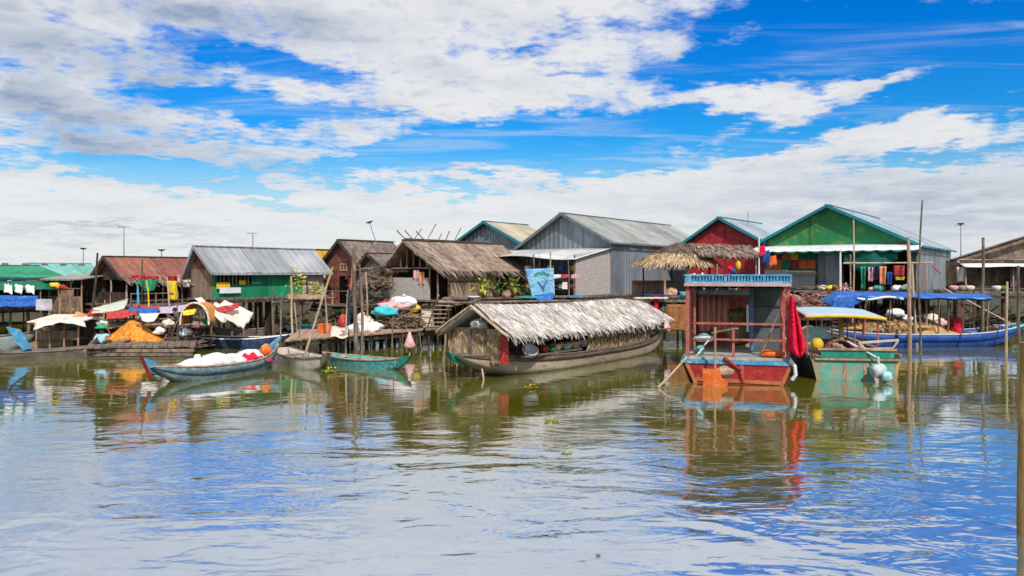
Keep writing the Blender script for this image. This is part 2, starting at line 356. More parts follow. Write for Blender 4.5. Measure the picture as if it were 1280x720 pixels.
# ---------------------------------------------------------------- setting
def make_water():
    m = bpy.data.materials.new('water'); m.use_nodes = True; t = m.node_tree; t.nodes.clear(); q = N(t)
    tc = q.node('ShaderNodeTexCoord')
    def mp(sx, sy, rot=0):
        n = q.node('ShaderNodeMapping'); q.link(tc.outputs['Object'], n.inputs[0]); n.inputs['Scale'].default_value = (sx, sy, 1); n.inputs['Rotation'].default_value = (0, 0, R(rot)); return n.outputs[0]
    big = q.noise(mp(.35, .6, 12), 1, 3, .5, .6)
    mid = q.noise(mp(.85, 1.5, -8), 1, 3, .5, .8)
    sml = q.noise(mp(3.0, 6.5, 5), 1, 3, .55, .4)
    calm = q.rng(q.noise(mp(.06, .12), 1, 2, .5), .35, .65, .45, 1.1)
    h = q.m('ADD', q.m('MULTIPLY', big, .17), q.m('ADD', q.m('MULTIPLY', mid, .062), q.m('MULTIPLY', sml, .0035)))
    ys = q.node('ShaderNodeSeparateXYZ'); q.link(tc.outputs['Object'], ys.inputs[0])
    h = q.m('MULTIPLY', h, q.m('MULTIPLY', calm, q.rng(ys.outputs[1], 9, 21, 1.9, .42)))     # sheltered by the village: calmer
    bp = q.node('ShaderNodeBump'); bp.inputs['Strength'].default_value = .34; bp.inputs['Distance'].default_value = 1.0; q.link(h, bp.inputs['Height'])
    df = q.node('ShaderNodeBsdfDiffuse')
    murk = q.mix(q.noise(mp(.2, .3), 1, 3), (.25, .235, .012, 1), (.18, .18, .010, 1))
    q.link(q.mix(q.rng(ys.outputs[1], 9, 16), (.15, .19, .20, 1), murk), df.inputs[0])       # near water greyed to paint in pale sky reflection; olive farther out
    gl = q.node('ShaderNodeBsdfGlossy'); gl.inputs['Roughness'].default_value = .05; gl.inputs[0].default_value = (.82, .87, .97, 1)
    q.link(bp.outputs[0], gl.inputs['Normal'])
    fr = q.node('ShaderNodeFresnel'); fr.inputs[0].default_value = 1.9; q.link(bp.outputs[0], fr.inputs['Normal'])
    fac = q.rng(fr.outputs[0], .08, .45, .68, .82, False)
    mx = q.node('ShaderNodeMixShader'); q.link(fac, mx.inputs[0]); q.link(df.outputs[0], mx.inputs[1]); q.link(gl.outputs[0], mx.inputs[2])
    o = q.node('ShaderNodeOutputMaterial'); q.link(mx.outputs[0], o.inputs[0]); return m
b = MB(); b.b.faces.new([b.b.verts.new(p) for p in ((-3000, -300, 0), (3000, -300, 0), (3000, 6000, 0), (-3000, 6000, 0))])
wo = b.build('water', make_water()); wo['kind'] = 'structure'; wo['label'] = 'rippled olive green water reflecting the clouds'
# low mud bank added as a dark backdrop under and behind the rear stilts
def bank(u, v):
    x = -70+170*u; y0 = 48.5+1.5*mnoise.noise(V(x*.1, 0, 0)) - .0*x; y = y0+90*v*v
    z = -.3+1.5*min(1, v*7)+.35*mnoise.noise(V(x*.3, y*.3, 0))*(v > 0)
    return V(x, y, z)
o = MB().grid(bank, 120, 24, 0).build('backdrop_bank', MUD); o['kind'] = 'structure'; o['label'] = 'low muddy bank added as a dark backdrop behind the stilt houses'

# ---------------------------------------------------------------- stilt houses
class House:
    def __init__(s, name, label, pl, pa, pr, dr, yl, ya, yr, pb, base, th=35.5, cat='house', group=None):
        s.c, s.s = math.cos(R(th)), math.sin(R(th)); t = R(th)
        U = lambda p: (p-640)/K
        ur, ul, ua, ub = U(pr), U(pl), U(pa), U(pb)
        rx, ry = ur*dr, dr
        s.W = (rx-ul*ry)/(s.c+ul*s.s)                 # leftwards from the right corner: (-c, +s)
        lx, ly = rx-s.W*s.c, ry+s.W*s.s
        s.L = (ub*ry-rx)/(s.s-ub*s.c)
        s.o = (lx, ly); s.th = th
        s.root = empty(name, (lx, ly, 0), label, cat, group, -t)
        s.ax = s.hit(pa, 0, (0, 0), (1, 0))[0]
        s.zl = s.hit(pl, yl, (0, 0), (1, 0))[2]; s.za = s.hit(pa, ya, (0, 0), (1, 0))[2]; s.zr = H+(YH-yr)/K*dr
        s.zb = H+(YH-base)/K*dr
        s.zt = min(s.zl, s.zr)-.06
        print('HOUSE', name, 'W %.1f L %.1f zb %.2f eave %.2f/%.2f apex %.2f d %.1f' % (s.W, s.L, s.zb, s.zl, s.zr, s.za, dr))
    def hit(s, px, py, p0, d):
        wx = s.o[0]+p0[0]*s.c+p0[1]*s.s; wy = s.o[1]-p0[0]*s.s+p0[1]*s.c
        ddx = d[0]*s.c+d[1]*s.s; ddy = -d[0]*s.s+d[1]*s.c; u = (px-640)/K
        t = (u*wy-wx)/(ddx-u*ddy); Y = wy+t*ddy
        return V(p0[0]+d[0]*t, p0[1]+d[1]*t, H+(YH-py)/K*Y)
    def F(s, px, py, off=.0): return s.hit(px, py, (0, -off), (1, 0))
    def S(s, px, py, off=.0): return s.hit(px, py, (s.W+off, 0), (0, 1))
    def w(s, p): return V(s.o[0]+p[0]*s.c+p[1]*s.s, s.o[1]-p[0]*s.s+p[1]*s.c, p[2])
    def part(s, name, mb, mat, parent=None): return mb.build(name, mat, parent or s.root)
    def deck(s, ov=(.2, .2, .2, .2), th=.09, mat=None, z=None):
        z = s.zb if z is None else z; l, f, r, b_ = ov; mb = MB(); y = -f; i = 0
        while y < s.L+b_-.01:
            wd = min(.3, s.L+b_-y); mb.box(((s.W+r-l)/2, y+wd/2, z-th/2+random.uniform(-.006, .006)), (s.W+l+r, wd-.02, th)); y += .3
        d = s.part('deck', mb, mat or WG)
        mb = MB()
        for x in (-l+.05, s.W/2, s.W+r-.05): mb.box((x, (s.L+b_-f)/2, z-th-.08), (.1, s.L+f+b_, .15))
        for yy in (-f+.02, s.L+b_-.06): mb.box(((s.W+r-l)/2, yy, z-th-.24), (s.W+l+r+.2, .1, .13))
        mb.build('joists', WD, d)
    def stilts(s, nx=4, ny=4, r=.075, ov=(.1, .1, .1, .1), mat=None, z0=-.7):
        for i in range(nx):
            for j in range(ny):
                if 0 < i < nx-1 and 1 < j: continue
                x = -ov[0]+(s.W+ov[0]+ov[2])*i/(nx-1); y = -ov[1]+(s.L+ov[1]+ov[3])*j/(ny-1); k = random.uniform(-.1, .1)
                if i == 0 and j == 0 and s.L > 4:
                    yb = min(s.L*.55, 3.5); mb = MB(); xx = -.1
                    while xx < s.W:
                        wd = random.uniform(.16, .3); mb.box((xx+wd/2, yb+random.uniform(-.02, .02), (s.zb+.1)/2+random.uniform(-.1, .1)), (wd-.03, .03, s.zb-.25)); xx += wd*(1 if random.random() < .8 else 2)
                    s.part('shade_boards', mb, WD)  # dark boards added to deepen the shade under the deck
                s.part('stilt', MB().pole((x+k, y+random.uniform(-.1, .1), z0), (x, y, s.zb-.05), r*random.uniform(.8, 1.25), .03), mat or random.choice([WG, WD, WG]))
    def braces(s, n=3):
        for i in range(n):
            x = s.W*random.random(); x2 = x+random.uniform(-1.4, 1.4)
            s.part('brace', MB().pole((x, -.14, .2), (x2, -.14, s.zb-.15), .035), WG)
    def wall(s, side, mat, u0=None, u1=None, z0=None, z1=None, holes=(), name='wall', off=0):
        full = s.W if side in 'FB' else s.L
        u0 = 0 if u0 is None else u0; u1 = full if u1 is None else u1; z0 = s.zb if z0 is None else z0; z1 = (s.zr-.1 if side == 'R' else s.zt) if z1 is None else z1
        mb = MB()
        def place(u, z):
            if side == 'F': return (u, -off, z, 'F')
            if side == 'B': return (u, s.L+off, z, 'F')
            if side == 'L': return (-off, u, z, 'S')
            return (s.W+off, u, z, 'S')
        us = sorted({u0, u1, *[h[0] for h in holes], *[h[1] for h in holes]}); zs = sorted({z0, z1, *[h[2] for h in holes], *[h[3] for h in holes]})
        us = [u for u in us if u0 <= u <= u1]; zs = [z for z in zs if z0 <= z <= z1]
        for a, b_ in zip(us, us[1:]):
            for c, d in zip(zs, zs[1:]):
                mu, mz = (a+b_)/2, (c+d)/2
                if any(h[0] < mu < h[1] and h[2] < mz < h[3] for h in holes): continue
                x, y, z, k = place(mu, mz)
                mb.box((x, y, z), (b_-a, .05, d-c) if k == 'F' else (.05, b_-a, d-c))
        return s.part(name, mb, mat)
    def gable(s, mat, open_=False, y=0.0, name='gable'):
        f = lambda x: s.zl+(s.za-s.zl)*x/s.ax if x < s.ax else s.za+(s.zr-s.za)*(x-s.ax)/(s.W-s.ax)
        mb = MB(); mb.poly([(0, y-.02, s.zt), (s.W, y-.02, s.zt), (s.W, y-.02, s.zr-.05), (s.ax, y-.02, s.za-.05), (0, y-.02, s.zl-.05)], .04)
        return s.part(name, mb, mat)
    def roof(s, mat, ov=.3, side=.35, th=.05, cap=None, sideL=None, thatch=None, mesh_only=False):
        sideL = side if sideL is None else sideL
        gl = (s.za-s.zl)/max(.1, s.ax); gr = (s.za-s.zr)/max(.1, s.W-s.ax)
        s.RA = V(s.ax, -ov, s.za+.03); s.RB = V(s.ax, s.L+ov, s.za+.03)
        s.ER0 = V(s.W+side, -ov, s.zr-gr*side+.03); s.ER1 = V(s.W+side, s.L+ov, s.zr-gr*side+.03)
        s.EL0 = V(-sideL, -ov, s.zl-gl*sideL+.03); s.EL1 = V(-sideL, s.L+ov, s.zl-gl*sideL+.03)
        mb = MB()
        def slope(a, b_, c, d):
            # sheets side by side, each edge a touch uneven
            n = max(2, int((b_-a).length/.85))
            for i in range(n):
                t0, t1 = i/n, (i+1)/n; e = random.uniform(-.06, .05); up = Vector((0, 0, .006*(i % 2)))
                k = (d-a).normalized()*e
                mb.poly([a.lerp(b_, t0)+up, a.lerp(b_, t1)+up, d.lerp(c, t1)+k+up, d.lerp(c, t0)+k+up], th, off=(0, 0, -th))
        slope(s.RA, s.RB, s.ER1, s.ER0); slope(s.RA, s.RB, s.EL1, s.EL0)
        r = s.part('roof', mb, mat)
        if thatch:
            L, rows, per = thatch[:3]; tm = thatch[3] if len(thatch) > 3 else mat
            m2 = MB(); m2.thatch(s.RA, s.RB, s.ER1, s.ER0, rows, per, L); m2.build('thatch', tm, r)
            m2 = MB(); m2.thatch(s.RA, s.RB, s.EL1, s.EL0, max(3, rows//2), per*.6, L); m2.build('thatch', tm, r)
        if cap:
            mb = MB(); mb.beam(s.RA+V(0, -.03, .04), s.RB+V(0, .03, .04), .26, .05); mb.build('ridge_cap', cap, r)
            mb = MB()
            for e in (s.ER0, s.EL0): mb.beam(s.RA+V(0, -.03, -.02), e+V(0, -.03, -.02), .05, .16)
            mb.build('barge_board', cap, r)
            MB().beam(s.ER0+V(.02, 0, -.03), s.ER1+V(.02, 0, -.03), .04, .09).build('eaves_board', cap, r)
        return r
    def posts(s, xs, ys, z1=None, mat=None, r=.05, z0=None):
        for x in xs:
            for y in ys: s.part('post', MB().pole((x, y, s.zb if z0 is None else z0), (x, y, z1 or s.zt), r, .02), mat or WG)
    def rail(s, y0, y1, z, side='R', mat=None, off=.05):
        a, b_ = ((s.W+off, y0, z), (s.W+off, y1, z)) if side == 'R' else ((y0, -off, z), (y1, -off, z))
        s.part('rail', MB().pole(a, b_, .03, .01), mat or WG)
    def window(s, side, u0, u1, z0, z1, fm, bars=2, bm=None, glass=None):
        """frame with its bars set in an opening"""
        mb = MB(); t = .06; P = (lambda u, z: (u, -.03, z)) if side == 'F' else (lambda u, z: (s.W+.03, u, z))
        sz = (lambda a, b_: (a, .07, b_)) if side == 'F' else (lambda a, b_: (.07, a, b_))
        for z in (z0, z1): mb.box(P((u0+u1)/2, z), sz(u1-u0+t, t))
        for u in (u0, u1): mb.box(P(u, (z0+z1)/2), sz(t, z1-z0-t))
        w_ = s.part('window', mb, fm)
        mb = MB()
        for i in range(bars): mb.box(P(u0+(u1-u0)*(i+1)/(bars+1), (z0+z1)/2), sz(.03, z1-z0-t))
        mb.build('bars', bm or fm, w_)
        return w_

# --- far left: shop with green roof and green awning
h = House('shop_house', 'stilt shop at the far left under a bright green roof with a dark toothed ridge', -95, -60, -30, 37, 352, 333, 347, 72, 386, cat='shop')
h.deck(); h.stilts(3, 6); h.wall('L', WB); h.wall('B', WB); h.wall('F', WB); h.gable(WB)
h.wall('R', WD, z1=h.zb+.35); h.roof(GRN, cap=NAVY, side=.4)
mb = MB()
for i in range(9): mb.box((h.ax+.1, .4+i*.95, h.za+.13), (.1, .3, .12), bev=.02)
h.part('ridge_tiles', mb, M('mauve_tile', (.25, .18, .28)))
a, c = h.S(-30, 346, .35), h.S(86, 346, .35)
mb = MB(); mb.poly([(h.W+.42, -.3, h.zr-.2), (h.W+.42, c.y, h.zr-.2), (h.W+1.5, c.y, h.zr-.58), (h.W+1.5, -.3, h.zr-.58)], .03, off=(0, 0, -.03)); h.part('awning', mb, GRND)
for y in (0, 2.2, 4.4, 6.6, 8.8): h.part('post', MB().pole((h.W+1.4, y, .0), (h.W+1.4, y, h.zr-.6), .045, .02), WG)
h.rail(0, h.L, h.zb+.5, off=.2)
# --- pale teal roof behind it
h = House('warehouse', 'long low building behind the shop, with a plain pale teal roof', 20, 42, 62, 50, 352, 330, 347, 128, 372)
h.deck(); h.stilts(3, 4); [h.wall(k, WB) for k in 'FRBL']; h.gable(WB); h.roof(TEALR, cap=TEALR)

# --- A: rust red roof, open porch
h = House('stilt_house', 'open stilt hut with a rust red roof and coloured cloths in its porch', 120, 137, 158, 38, 348, 322, 347, 266, 380)
A = h
h.deck((.3, .6, 1.0, .2)); h.stilts(4, 6, ov=(.2, .5, .9, .1)); h.wall('B', WB); h.wall('L', WD); h.gable(WD)
h.wall('F', WD, z1=h.zb+.55)
h.wall('R', WP, u0=h.L*.70, z1=h.zb+.8, name='half_wall', off=.02); h.wall('R', WD, u0=0, u1=h.L*.70, z1=h.zb+.25, name='low_wall')
r = h.roof(RUSTR, side=.15, cap=WD)
m2 = MB(); m2.thatch(h.ER0+V(-.45, 0, .17), h.ER1+V(-.45, 0, .17), h.ER1+V(.4, 0, -.2), h.ER0+V(.4, 0, -.2), 4, 16, .5); m2.build('eaves_fringe', THB, r)
h.posts([h.W+.02], [0, h.L*.2, h.L*.4, h.L*.62, h.L*.8, h.L*.88, h.L*.96, h.L], z1=h.zr-.1, mat=WP)
h.posts([0, h.W*.5], [0], mat=WP)
for y0, y1, z in ((-.3, h.L*.7, h.zb+.15), (-.3, h.L*.4, h.zb+.5)): h.rail(y0, y1, z, off=.95)
h.posts([h.W+.95], [-.3, h.L*.2, h.L*.45, h.L*.7], z1=h.zb+.55, mat=WG, r=.035)
h.braces(3)
# --- B: green house with pale tin roof
h = House('stilt_house', 'long green boarded stilt house with a plain pale grey tin roof', 239, 249, 266, 39, 335, 309, 333, 404, 373)
Bh = h
h.deck((.1, .2, .35, .1)); h.stilts(3, 5, mat=WG); h.wall('F', WBV); h.wall('L', WB); h.wall('B', WB); h.gable(RUSTW)
s1, s2 = h.S(378, 350)[1], h.S(270, 350)[1]
hz = lambda px, py: h.S(px, py)
holes = [(hz(a, 350)[1], hz(b_, 350)[1], hz(a, 357)[2], hz(a, 343)[2]) for a, b_ in ((270, 284), (286, 299), (301, 314))]
h.wall('R', GRN, u0=0, u1=s1, holes=holes)
h.wall('R', M('whitewashed_tin', (.62, .60, .66), (.42, .42, .52), 1.5, rough=.6, wear=(.3, .3, .34), wamt=.3, wave=('XY', 3, .6)), u0=s1, u1=h.L, name='side_panel', off=.004)
h.wall('R', GRND, u0=.02, u1=s1, z0=h.zr-.35, z1=h.zr-.06, name='top_board', off=.05)
for u0, u1, z0, z1 in holes: h.window('R', u0, u1, z0, z1, GRND, 2, WP)
h.roof(TINP, side=.45, cap=TINP)
p = h.S(279, 357, .12); tag_ = MB().box((p.x, p.y, p.z), (.03, .75, .32)); h.part('yellow_board', tag_, YELP)
p = h.S(288, 363, .16); h.part('white_board', MB().box((p.x, p.y, p.z), (.03, 1.2, .28)), PLW)
p = h.S(303, 353, .1); h.part('yellow_sticker', MB().box((p.x, p.y, p.z), (.03, .4, .2)), YELP)
h.braces(2)
# yellow roof behind it
h = House('house', 'house behind the green one, only its ochre yellow roof corner showing', 352, 366, 380, 52, 340, 312, 340, 432, 372)
h.deck(); h.stilts(3, 3); [h.wall(k, WB) for k in 'FRBL']; h.gable(WB); h.roof(M('ochre_painted_roof', (.62, .36, .03), (.45, .25, .02), 2, wave=('Y', 2.2, .8)), cap=WD)

# --- C: rust red gable
h = House('stilt_house', 'tall rust red boarded house with a dark old board roof', 407, 428, 452, 44, 328, 301, 333, 510, 381)
Ch = h
h.deck((.2, .9, .4, .1)); h.stilts(4, 4); h.wall('L', WB); h.wall('B', WB); h.gable(RUSTW)
f = lambda px, py: h.F(px, py)
hf = [(f(424, 340)[0], f(436, 340)[0], h.zb+.02, f(430, 345)[2])]
h.wall('F', RUSTW, holes=hf); h.wall('R', WB)
h.window('F', f(426, 330)[0], f(434, 330)[0], f(430, 338)[2], f(430, 330)[2], WP, 1)
h.roof(WOODR, cap=WD, side=.3)
h.rail(-.3, h.W+.3, h.zb+.75, side='F', off=.8); h.posts([-.1, h.W*.5, h.W+.2], [-.8], z1=h.zb+.8, mat=WP)
h.braces(4)
# lean-to with collapsed roof between C and D
h2 = House('shed', 'ramshackle grey shed between the rust red house and the brown thatched house', 447, 467, 487, 42, 342, 318, 336, 508, 384)
h2.deck(); h2.stilts(3, 3); h2.wall('F', M('grey_bamboo_wall', (.30, .26, .23), (.17, .14, .12), 4, (1, 1, 3), wear=(.42, .36, .30), wamt=.4, wave=('Z', 3.5, .6))); h2.wall('L', WB); h2.wall('R', WB); h2.wall('B', WB); h2.gable(MATG)
h2.roof(WOODR, cap=WD, ov=.5, th=.07)
# --- D: thatched house
h = House('stilt_house', 'brown thatched stilt house with open slatted gable and dark doorway', 489, 511, 547, 40, 334, 304, 334, 655, 375)
Dh = h
h.deck((.3, .5, .6, .3)); h.stilts(4, 5, mat=WG); h.wall('L', WB); h.wall('B', WB)
x1 = h.F(537, 350)[0]
h.wall('F', MATG, u0=-.05, u1=x1, z1=h.F(500, 347)[2], name='mat_wall', off=.08)
h.wall('F', WD, u0=0, u1=x1*.45, z0=h.F(500, 340)[2], name='top_slats', off=.02)
u1, u2 = h.S(560, 350)[1], h.S(619, 350)[1]
h.wall('R', MAT_, u0=u1, u1=u2, name='mat_wall', z0=h.zb+.05); 
h.part('wall_rail', MB().pole((h.W+.05, u1, h.S(560, 352)[2]), (h.W+.05, u2, h.S(560, 352)[2]), .03), WD)
h.part('wall_rail', MB().pole((h.W+.05, u1, h.zr-.16), (h.W+.05, u2, h.zr-.16), .03), WD)
h.posts([0, x1, h.W], [0], mat=WP, z1=h.zr-.05); h.posts([h.W+.02], [u1, u2, h.L*.85, h.L], mat=WG, z1=h.zr-.05)
r = h.roof(THB, ov=.5, side=.45, th=.09, thatch=(.7, 9, 15))
for x in (.22, .36, .5, .64, .78): 
    xx = h.W*x; top = min(h.zl+(h.za-h.zl)*xx/h.ax, h.za+(h.zr-h.za)*(xx-h.ax)/(h.W-h.ax))-.1
    h.part('gable_slat', MB().beam((xx, -.03, h.zt-.02), (xx, -.03, top), .03, .09), WG)
h.part('tie_beam', MB().pole((-.3, -.06, h.zt), (h.W+.3, -.06, h.zt), .05), WG)
mb = MB()
mb.pole(h.RA+V(0, 0, .12), h.RB+V(0, 0, .12), .05, .01); mb.pole(h.RA+V(-.1, .3, .2), h.RB+V(-.1, -.5, .18), .035, .01); mb.build('ridge_pole', WD, r)
for i, (px, py, qx, qy) in enumerate(((496, 288, 511, 298), (506, 288, 520, 298), (527, 286, 516, 296), (520, 289, 535, 299), (545, 280, 532, 298), (552, 292, 546, 299), (562, 289, 555, 299), (576, 285, 566, 299))):
    t0 = h.hit(px, py, (h.ax, 0), (0, 1)); t1 = h.hit(qx, qy+6, (h.ax, 0), (0, 1))
    MB().pole(t0, t1, .03, .01).build('crossed_stick', WG, r)
h.braces(3)

# --- blue trimmed gable behind D
h = House('house', 'blue edged grey gabled house with ochre streaked roof behind the brown thatched house', 562, 609, 661, 50, 312, 278, 308, 705, 366)
h.deck(); h.stilts(3, 3); [h.wall(k, TIN) for k in 'FRBL']; h.gable(TIN); r = h.roof(TINY_, cap=TEALT, side=.2, ov=.4)
f = lambda px, py: h.F(px, py, .06)
for a, c in (((612, 288), (612, 304)), ((601, 303), (612, 290)), ((624, 303), (613, 290))): h.part('gable_brace', MB().beam(f(*a), f(*c), .04, .08), TINB)

# --- grey tin house
h = House('stilt_house', 'big grey corrugated tin house with a porch canopy over shelves', 642, 706, 764, 46, 317, 268, 301, 884, 368)
Gh = h
h.deck((.1, 4.2, .25, .1)); h.stilts(4, 5, ov=(.1, 4.0, .1, .1)); [h.wall(k, TIN) for k in 'FRBL']; h.gable(TIN)
h.roof(TINR, cap=M('dark_tin_edge', (.16, .19, .20), None, 3), side=.3, ov=.45)
pf = 4.0
zF = h.zr-.33
hp = lambda px, py: h.hit(px, py, (0, -pf), (1, 0))
def canopy(u, v):
    x = -.5+(h.W+.65)*u; y = .02-(pf+.3)*v
    return V(x, y, zF-.05-.62*v-.25*math.cos(u*math.pi*2.2)*v*.5+.0*u)
cn = MB().grid(canopy, 24, 4, .03); c_ = h.part('porch_canopy', cn, M('pale_tin_canopy', (.60, .62, .62), (.42, .44, .45), 1.5, rough=.5, wear=(.4, .3, .22), wamt=.2, wave=('X', 2.5, .8)))
h.wall('R', MATG, u0=-pf+.1, u1=-.03, z0=h.zb+.02, z1=zF-.55, name='woven_side_wall', off=-.06)
mb = MB(); mb.poly([(h.W-.06, -.03, zF-.55), (h.W-.06, -pf+.1, zF-.56), (h.W-.06, -.03, zF-.1)], .05, off=(.05, 0, 0)); h.part('woven_side_wall', mb, MATG)
h.posts([0.1, h.W*.33, h.W*.66, h.W-.1], [-pf+.05], z1=zF-.55, mat=WG)
for i, z in enumerate((.35, .85, 1.35)):
    h.part('shelf', MB().box((h.W*.72, -pf+.5, h.zb+z), (h.W*.5, .5, .05)), WD)
h.rail(-.1, h.W, h.zb+.55, side='F', off=pf)
h.braces(3)

# --- red gable house
h = House('stilt_house', 'dark red boarded house with a blue grey tin roof behind the straw hut', 858, 901, 957, 48, 303, 273, 303, 1000, 366)
Rh = h
h.deck(); h.stilts(3, 3); [h.wall(k, RED) for k in 'FRBL']; h.gable(RED); h.roof(TINB, cap=TEALT, side=.15, ov=.4)
h.part('gable_post', MB().box(h.F(905, 290, .05), (.08, .05, 1.2)), RED)

# --- green gable house
h = House('stilt_house', 'stilt shop with a bright green gable and scalloped white awning', 957, 1036, 1147, 43, 301, 258, 305, 1188, 364)
Eh = h
h.deck((.3, 1.6, .4, .2)); h.stilts(7, 3, ov=(.1, 1.4, .3, .1), mat=WD); h.wall('L', TIN); h.wall('B', TIN); h.wall('R', TIN); g_ = h.gable(GRNG)
r = h.roof(TINB, cap=TEALT, side=.3, ov=.45)
f = lambda px, py, off=0: h.F(px, py, off)
X = lambda px: h.F(px, 340)[0]
h.wall('F', GRND, u0=X(956), u1=X(1022), name='shop_wall')
h.wall('F', TIN, u0=X(1022), u1=X(1052), name='shutter', off=.03)
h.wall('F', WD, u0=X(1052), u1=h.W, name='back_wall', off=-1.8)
h.wall('F', TIN, u0=h.W-.5, u1=h.W, name='corner_panel')
def scal(u, v):
    x = -.5+(h.W+.8)*u
    return V(x, .02-1.5*v, h.zt+.12-.38*v-.035*abs(math.sin(u*math.pi*13))*v)
h.part('scalloped_awning', MB().grid(scal, 78, 4, .02), M('white_awning', (.72, .74, .78), (.55, .58, .62), 2, rough=.6, wear=(.4, .42, .45), wamt=.2))
h.part('awning_valance', MB().grid(lambda u, v: V(-.5+(h.W+.8)*u, -1.49, h.zt-.26-.035*abs(math.sin(u*math.pi*13))-v*(.05+.09*abs(math.sin(u*math.pi*13)))), 78, 2, .015), GRND)
pal = [GRN, REDP, YELP, GRN, ORNP, REDT, GRT, YELP, ORNP, REDP, GRN, YLT]
k = 0
for j, (ya, yb) in enumerate(((314, 325), (325, 336))):
    for i in range(6):
        x0, x1_ = X(957+i*10.6), X(957+(i+1)*10.6-.4); z1, z0 = f(985, ya)[2], f(985, yb)[2]
        h.part('sign_board', MB().box(((x0+x1_)/2, -.1-.004*(k % 3), (z0+z1)/2), (x1_-x0-.01, .03, z1-z0-.01)), random.Random(k*7+3).choice(pal)); k += 1
for (a, b_, ya, yb, m_) in ((956, 985, 337, 350, MATG), (985, 1019, 344, 361, TINP), (956, 985, 351, 362, TINP)):
    p, q_ = f(a, ya, .35), f(b_, yb, .35)
    h.part('counter_panel', MB().box(((p.x+q_.x)/2, -.35, (p.z+q_.z)/2), (q_.x-p.x, .06, p.z-q_.z)), m_)
p, q_ = f(985, 337, .6), f(1020, 341, .6)
h.part('counter_flap', MB().poly([(p.x, -.38, p.z-.3), (q_.x, -.38, p.z-.3), (q_.x, -.9, p.z-.1), (p.x, -.9, p.z-.1)], .03), PLW)
h.part('shade_net', MB().grid(lambda u, v: V(X(1062)+(X(1128)-X(1062))*u, -1.35+.1*math.sin(u*9), h.zt-.3-(.9+.35*math.sin(u*math.pi))*v*(1-.75*abs(u-.35))), 16, 5, .01), DGT)
h.posts([X(1022), X(1054), h.W-.05], [-.05], mat=WG, z1=h.zt)
h.posts([X(1054)+.2], [-1.45], mat=PLW, z1=h.zt-.2, r=.07)

# --- far right house
h = House('stilt_house', 'dark weathered house at the right edge with a sagging white canvas awning', 1192, 1300, 1392, 42.5, 324, 290, 312, 1405, 364, th=14)
Zh = h
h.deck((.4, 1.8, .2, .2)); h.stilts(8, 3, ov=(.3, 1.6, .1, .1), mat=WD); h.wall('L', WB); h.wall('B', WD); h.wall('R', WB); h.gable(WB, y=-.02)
h.wall('F', WD, off=-1.5, name='back_wall'); h.wall('F', BLUEG, u0=h.F(1240, 340)[0], u1=h.F(1252, 340)[0], name='blue_door', off=-1.4, z1=h.zb+1.7)
h.roof(WOODR, cap=WD, side=.3, ov=.4)
a0 = h.F(1192, 330)[0]
h.part('canvas_awning', MB().grid(lambda u, v: V(a0+(h.W-a0)*u, -.05-1.9*v, h.zt+.05-.42*v+.04*math.sin(u*15)-.06*math.sin(u*math.pi*5)*v), 30, 4, .02), WHT)
h.posts([a0+.2, h.F(1254, 330)[0], h.F(1275, 330)[0]], [-1.5], z1=h.zt-.3, mat=WP)
h.rail(-.3, h.W, h.zb+.1, side='F', off=1.75)
